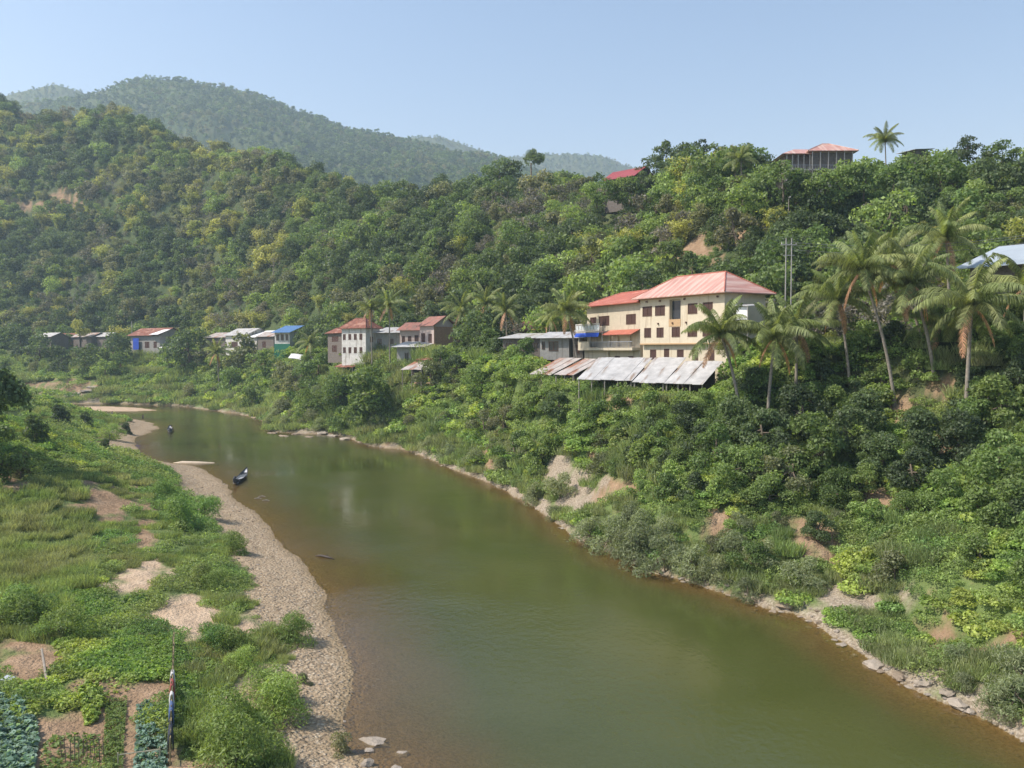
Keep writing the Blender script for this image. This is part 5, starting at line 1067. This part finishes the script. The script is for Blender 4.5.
# log and spit of sand
X, Y = gnd0(324, 558); q = MB(); q.tube([(-1.0, .8, .02), (-.3, .3, .14), (.4, -.1, .1), (1.1, -.5, .0)], [.05, .12, .13, .05], 7); q.tube([(.1, .1, .12), (.35, .5, .3)], [.05, .02], 5); tag(q.build('driftwood', solid('wet_wood', (.06,.045,.035), .6), None, True, (X, Y, 0)), 'dark driftwood log floating off the gravel bank', 'log')
q = MB(); X, Y = gnd0(193, 463); pts = [(-4.5, .2, -.08), (-2, .3, .10), (1, -.1, .13), (3.6, .0, .05), (4.6, .1, -.1)]
q.tube(pts, [.2, .5, .45, .35, .1], 8); o = q.build('sand_spit', solid('wet_sand', (.50,.41,.30), .9, .15, 2), None, True, (X, Y, -.28)); tag(o, kind='structure')
for k, (px_, py_) in enumerate(((258, 499), (262, 497), (266, 501))): X, Y = gnd0(px_, py_); tag(MB().tube([(-.5, 0, .08), (0, .1, .14), (.45, .1, .06)], [.05, .09, .04], 6).build('stick', PALEBARK, None, False, (X, Y, -.02)), 'bleached stick lying in the shallows below the longboat', 'stick', 'sticks in the shallows')
# fence with laundry
def gp(px, py): X, Y, z = hits(px, py, 30, 90); return Vector((X, Y, z))
f0, f1 = gp(170, 766), gp(174, 650); t = empty('bamboo_fence', f0); tag(t, 'thin bamboo fence running along the right side of the vegetable garden', 'fence'); n = 17; BAM = solid('bamboo', (.30,.24,.13), .8, .3)
P = [f0.lerp(f1, i/(n-1)) for i in range(n)]; P = [Vector((p.x, p.y, tz(p.x, p.y))) for p in P]
for i, p in enumerate(P): q = p-f0; MB().tube([q+Vector((0, 0, -.2)), q+Vector((rng.normal()*.03, 0, 1.25+rng.random()*.2))], .03, 5).build('post', BAM, t)
for hz in (.45, 1.1):
    MB().tube([p-f0+Vector((.03, 0, hz)) for p in P], .025, 5).build('rail', BAM, t)
q = MB()
for i in range(150): p = f0.lerp(f1, i/150*.98); p.z = tz(p.x, p.y); p = p-f0; q.tube([p+Vector((0, 0, 0)), p+Vector((rng.normal()*.03, 0, .7+.25*rng.random()))], .012, 3, False)
q.build('wattle', solid('twigs', (.14,.11,.07), .9, .3), t)
for u, ln, m_, lb in ((.56, .45, CW, 'white cloth hung over the top end of the garden fence laundry'), (.46, .7, CR, 'red cloth hung over the garden fence'), (.35, .35, CW, 'small pale cloth on the fence between the red and blue ones'), (.26, .9, CB, 'blue cloth hung over the garden fence'), (.10, 1.1, CD, 'black cloth hung over the bottom end of the garden fence')):
    p = f0.lerp(f1, u); p.z = tz(p.x, p.y); d = (f1-f0).normalized(); q = MB(); d = Vector((d.x, d.y, 0)).normalized(); m = 8; Vv = []
    prof = [(-.10, .45), (-.09, .8), (-.05, 1.12), (0, 1.17), (.09, 1.12), (.12, .75), (.14, .35)]
    for i in range(m+1):
        for j, (sx, sz) in enumerate(prof): s = (i/m-.5)*ln*1.4; Vv.append(Vector((sx+.03*math.sin(i*1.7+j), 0, sz+.04*math.sin(i*1.1)))+d*s)
    np_ = len(prof); q.add(Vv, [(i*np_+j, (i+1)*np_+j, (i+1)*np_+j+1, i*np_+j+1) for i in range(m) for j in range(np_-1)]); o = q.build('cloth', m_, None, True, p); o.modifiers.new('t', 'SOLIDIFY').thickness = .012
    tag(o, lb, 'cloth', 'laundry on the garden fence')
# garden rail and white plank
a, b = gp(118, 766), gp(160, 761); q = MB(); q.tube([a+Vector((0, 0, .5)), b+Vector((0, 0, .55))], .03, 5); q.tube([a+Vector((0, 0, -.2)), a+Vector((0, 0, .6))], .03, 5); q.tube([b+Vector((0, 0, -.2)), b+Vector((0, 0, .65))], .03, 5); tag(q.build('bamboo_rail', solid('pale_bamboo', (.50,.44,.30))), 'short pale bamboo rail at the bottom end of the vegetable beds', 'rail')
a, b = gp(47, 684), gp(42, 663); tag(MB().tube([a+Vector((0, 0, .1)), b+Vector((0, 0, .8))], [.07, .06], 6).build('plank', PALEBARK), 'white stake leaning on the brown earth left of the garden', 'stake')
a = gp(8, 684); q = MB(); q.slab([(-.3, -.2, .3), (.3, -.25, .25), (.35, .2, .32), (-.2, .25, .4)], .2); tag(q.build('bag', solid('plastic_bag', (.45,.48,.52), .5), None, False, a), 'pale plastic bag lying on the brown earth at the left edge', 'bag')
for i in range(11):
    a = gp(62+i*4.2, 764-rng.random()*4); tag(MB().tube([a+Vector((0, 0, -.1)), a+Vector((rng.normal()*.05, 0, .9+rng.random()*.3))], .02, 5).build('stake', BARK), 'thin dark stake in the row at the bottom of the garden', 'stake', 'garden stakes in a row')
def bed(poly, mat, n, hgt, ls, asp, label, rowsx=0):
    Pp = np.array([tuple(gp(*p))[:2] for p in poly]); lo, hi = Pp.min(0), Pp.max(0); rs = np.random.default_rng(len(label)); X = rs.uniform(lo[0], hi[0], n*3); Y = rs.uniform(lo[1], hi[1], n*3)
    k = inside(X, Y, Pp); X, Y = X[k][:n], Y[k][:n]
    if rowsx: u = fbm(X/.5, Y/.5, 5, 2); k = u > -.25; X, Y = X[k], Y[k]
    z = terrain(X, Y)[0]; bump = .55+.45*np.sin(X*7)*np.sin(Y*6); zz = z+hgt*bump*rs.random(len(X))**.4; Nn = np.tile([0, 0, 1.], (len(X), 1))
    o = link('vegetable_bed', leafmesh('bed', np.stack([X, Y, zz], 1), Nn, ls, mat, asp, .55, rs)); tag(o, label, 'vegetables', kind='stuff')
bed([(-30,700),(20,702),(36,722),(38,745),(30,790),(-40,790)], GRN['cabb'], 9000, .45, .26, .75, 'dense blue green leafy cabbages filling the bottom left corner')
bed([(106,702),(127,700),(124,740),(122,790),(100,790),(104,740)], GRN['bright'], 12000, .3, .13, .4, 'narrow raised bed of fine green seedlings in the garden')
bed([(137,706),(166,706),(166,735),(168,790),(132,790),(136,740)], GRN['cabb'], 3600, .35, .2, .7, 'bed of blue green cabbages beside the bamboo fence', 1)
bed([(78,690),(98,686),(105,700),(98,722),(86,727),(82,712)], GRN['lime'], 2600, .55, .18, .7, 'clump of bright lime green leafy vegetables')
bed([(45,740),(100,735),(100,790),(35,790)], GRN['weed'], 1200, .25, .2, .6, 'sparse young greens on bare garden soil', 1)
bed([(55,655),(130,655),(150,680),(110,700),(80,690),(60,700)], GRN['vine'], 900, .35, .18, .8, 'yellowish creeping greens at the top of the garden', 1)
bed([(50,455),(75,452),(78,468),(60,472)], GRN['lime'], 2600, .6, .3, .7, 'patch of vivid lime creepers on the left bank slope, upper left')
bed([(112,460),(124,460),(128,475),(114,476)], GRN['lime'], 1600, .6, .3, .7, 'patch of vivid lime creepers near the gravel bend')
# low bushes on the left bank set by hand
for px_, py_, hp, kd, lb in ((294,640,24,'b_lush','round grassy tuft bush alone on the pebbles'),(303,684,10,'b_olive','tiny tuft on the pebbles below the round grassy bush'),(276,722,40,'b_lush','tall green weed clump at the edge of the pebbles'),(268,700,30,'b_lush','upper part of weed clumps edging the pebbles'),
   (236,765,50,'b_lush','dense green weed clump at the bottom edge'),(228,735,40,'b_lush','weed clump left of the pebble edge, near the bottom'),(232,655,26,'b_lush','low weed clump below the sandy patch'),(212,652,26,'b_weed','bluish weed clump left of the sandy patch bottom'),(245,672,22,'b_lush','weed clump beneath the low ones under the sandy patch'),
   (340,752,18,'b_olive','sparse grass tuft on the pebbles at the bottom'),(232,553,18,'b_lush','bright tuft on the edge of the gravel'),(218,590,18,'b_lush','weed mound above the sandy patch, right side'),(200,585,18,'b_weed','weed mound above the sandy patch, left side'),(240,608,9,'b_lush','small weed tuft at the right tip of the sandy patch'),(180,528,26,'b_weed','large weed mound halfway along the bank'),(205,520,22,'b_weed','large weed mound beside the gravel halfway along'),
   (165,500,18,'b_weed','weed mound above the halfway mound'),(60,640,30,'b_weed','dark bush shading the top of the garden'),(35,630,30,'b_weed','olive bush above the brown earth bank'),(15,625,34,'b_weed','olive bush at the left edge above the brown earth'),(60,425,18,'b_dark','dark bush below the left edge trees'),(35,442,24,'b_dark','dark bush under the left edge tree'),(85,428,14,'b_dark','small dark bush on the left bank crest'),(110,440,14,'b_weed','bush on the left bank above the sand point'),(125,434,10,'b_dark','bush closest to the sand point'),(105,452,12,'b_dark','bush above the lime creepers near the bend')):
    X_, Y_, z_ = hits(px_, py_, 30); plant(kd, X_, Y_, z_-.1, hp*Y_/F*1.1, label=lb)

# ------------------------------------------------------------------ labels still shared are told apart by order from the left
bpy.context.view_layer.update(); byl = {}
for o in bpy.data.objects:
    if o.parent is None and o.get('label') and o.get('category'): byl.setdefault(o['label'], []).append(o)
ORD = ['first', 'second', 'third', 'fourth', 'fifth', 'sixth', 'seventh', 'eighth', 'ninth', 'tenth', 'eleventh', 'twelfth', 'thirteenth', 'fourteenth']
for lb, L_ in byl.items():
    if len(L_) < 2: continue
    L_.sort(key=lambda o: o.location.x/max(o.location.y, 1))
    for i, o in enumerate(L_):
        pos = ('left one of two' if i == 0 else 'right one of two') if len(L_) == 2 else ('leftmost' if i == 0 else 'rightmost' if i == len(L_)-1 else ORD[min(i, 13)]+' from the left')
        w_ = lb.split(); o['label'] = ' '.join(w_[:16-len(pos.split())])+', '+pos
# ------------------------------------------------------------------ haze
hm, nt, out = newmat('haze'); pv = N(nt, 'ShaderNodeVolumePrincipled'); pv.inputs['Color'].default_value = (.62, .84, 1, 1); pv.inputs['Absorption Color'].default_value = (1, 1, 1, 1); pv.inputs['Density'].default_value = .00024; pv.inputs['Anisotropy'].default_value = .2; nt.links.new(pv.outputs[0], out.inputs['Volume'])
hb = MB().box(-9600, 9600, -60, 14100, -12, 660).build('haze', hm); tag(hb, kind='stuff'); hb['label'] = 'pale blue air haze filling the whole valley'; hb['category'] = 'haze'
print('objects', len(bpy.data.objects), COUNT)
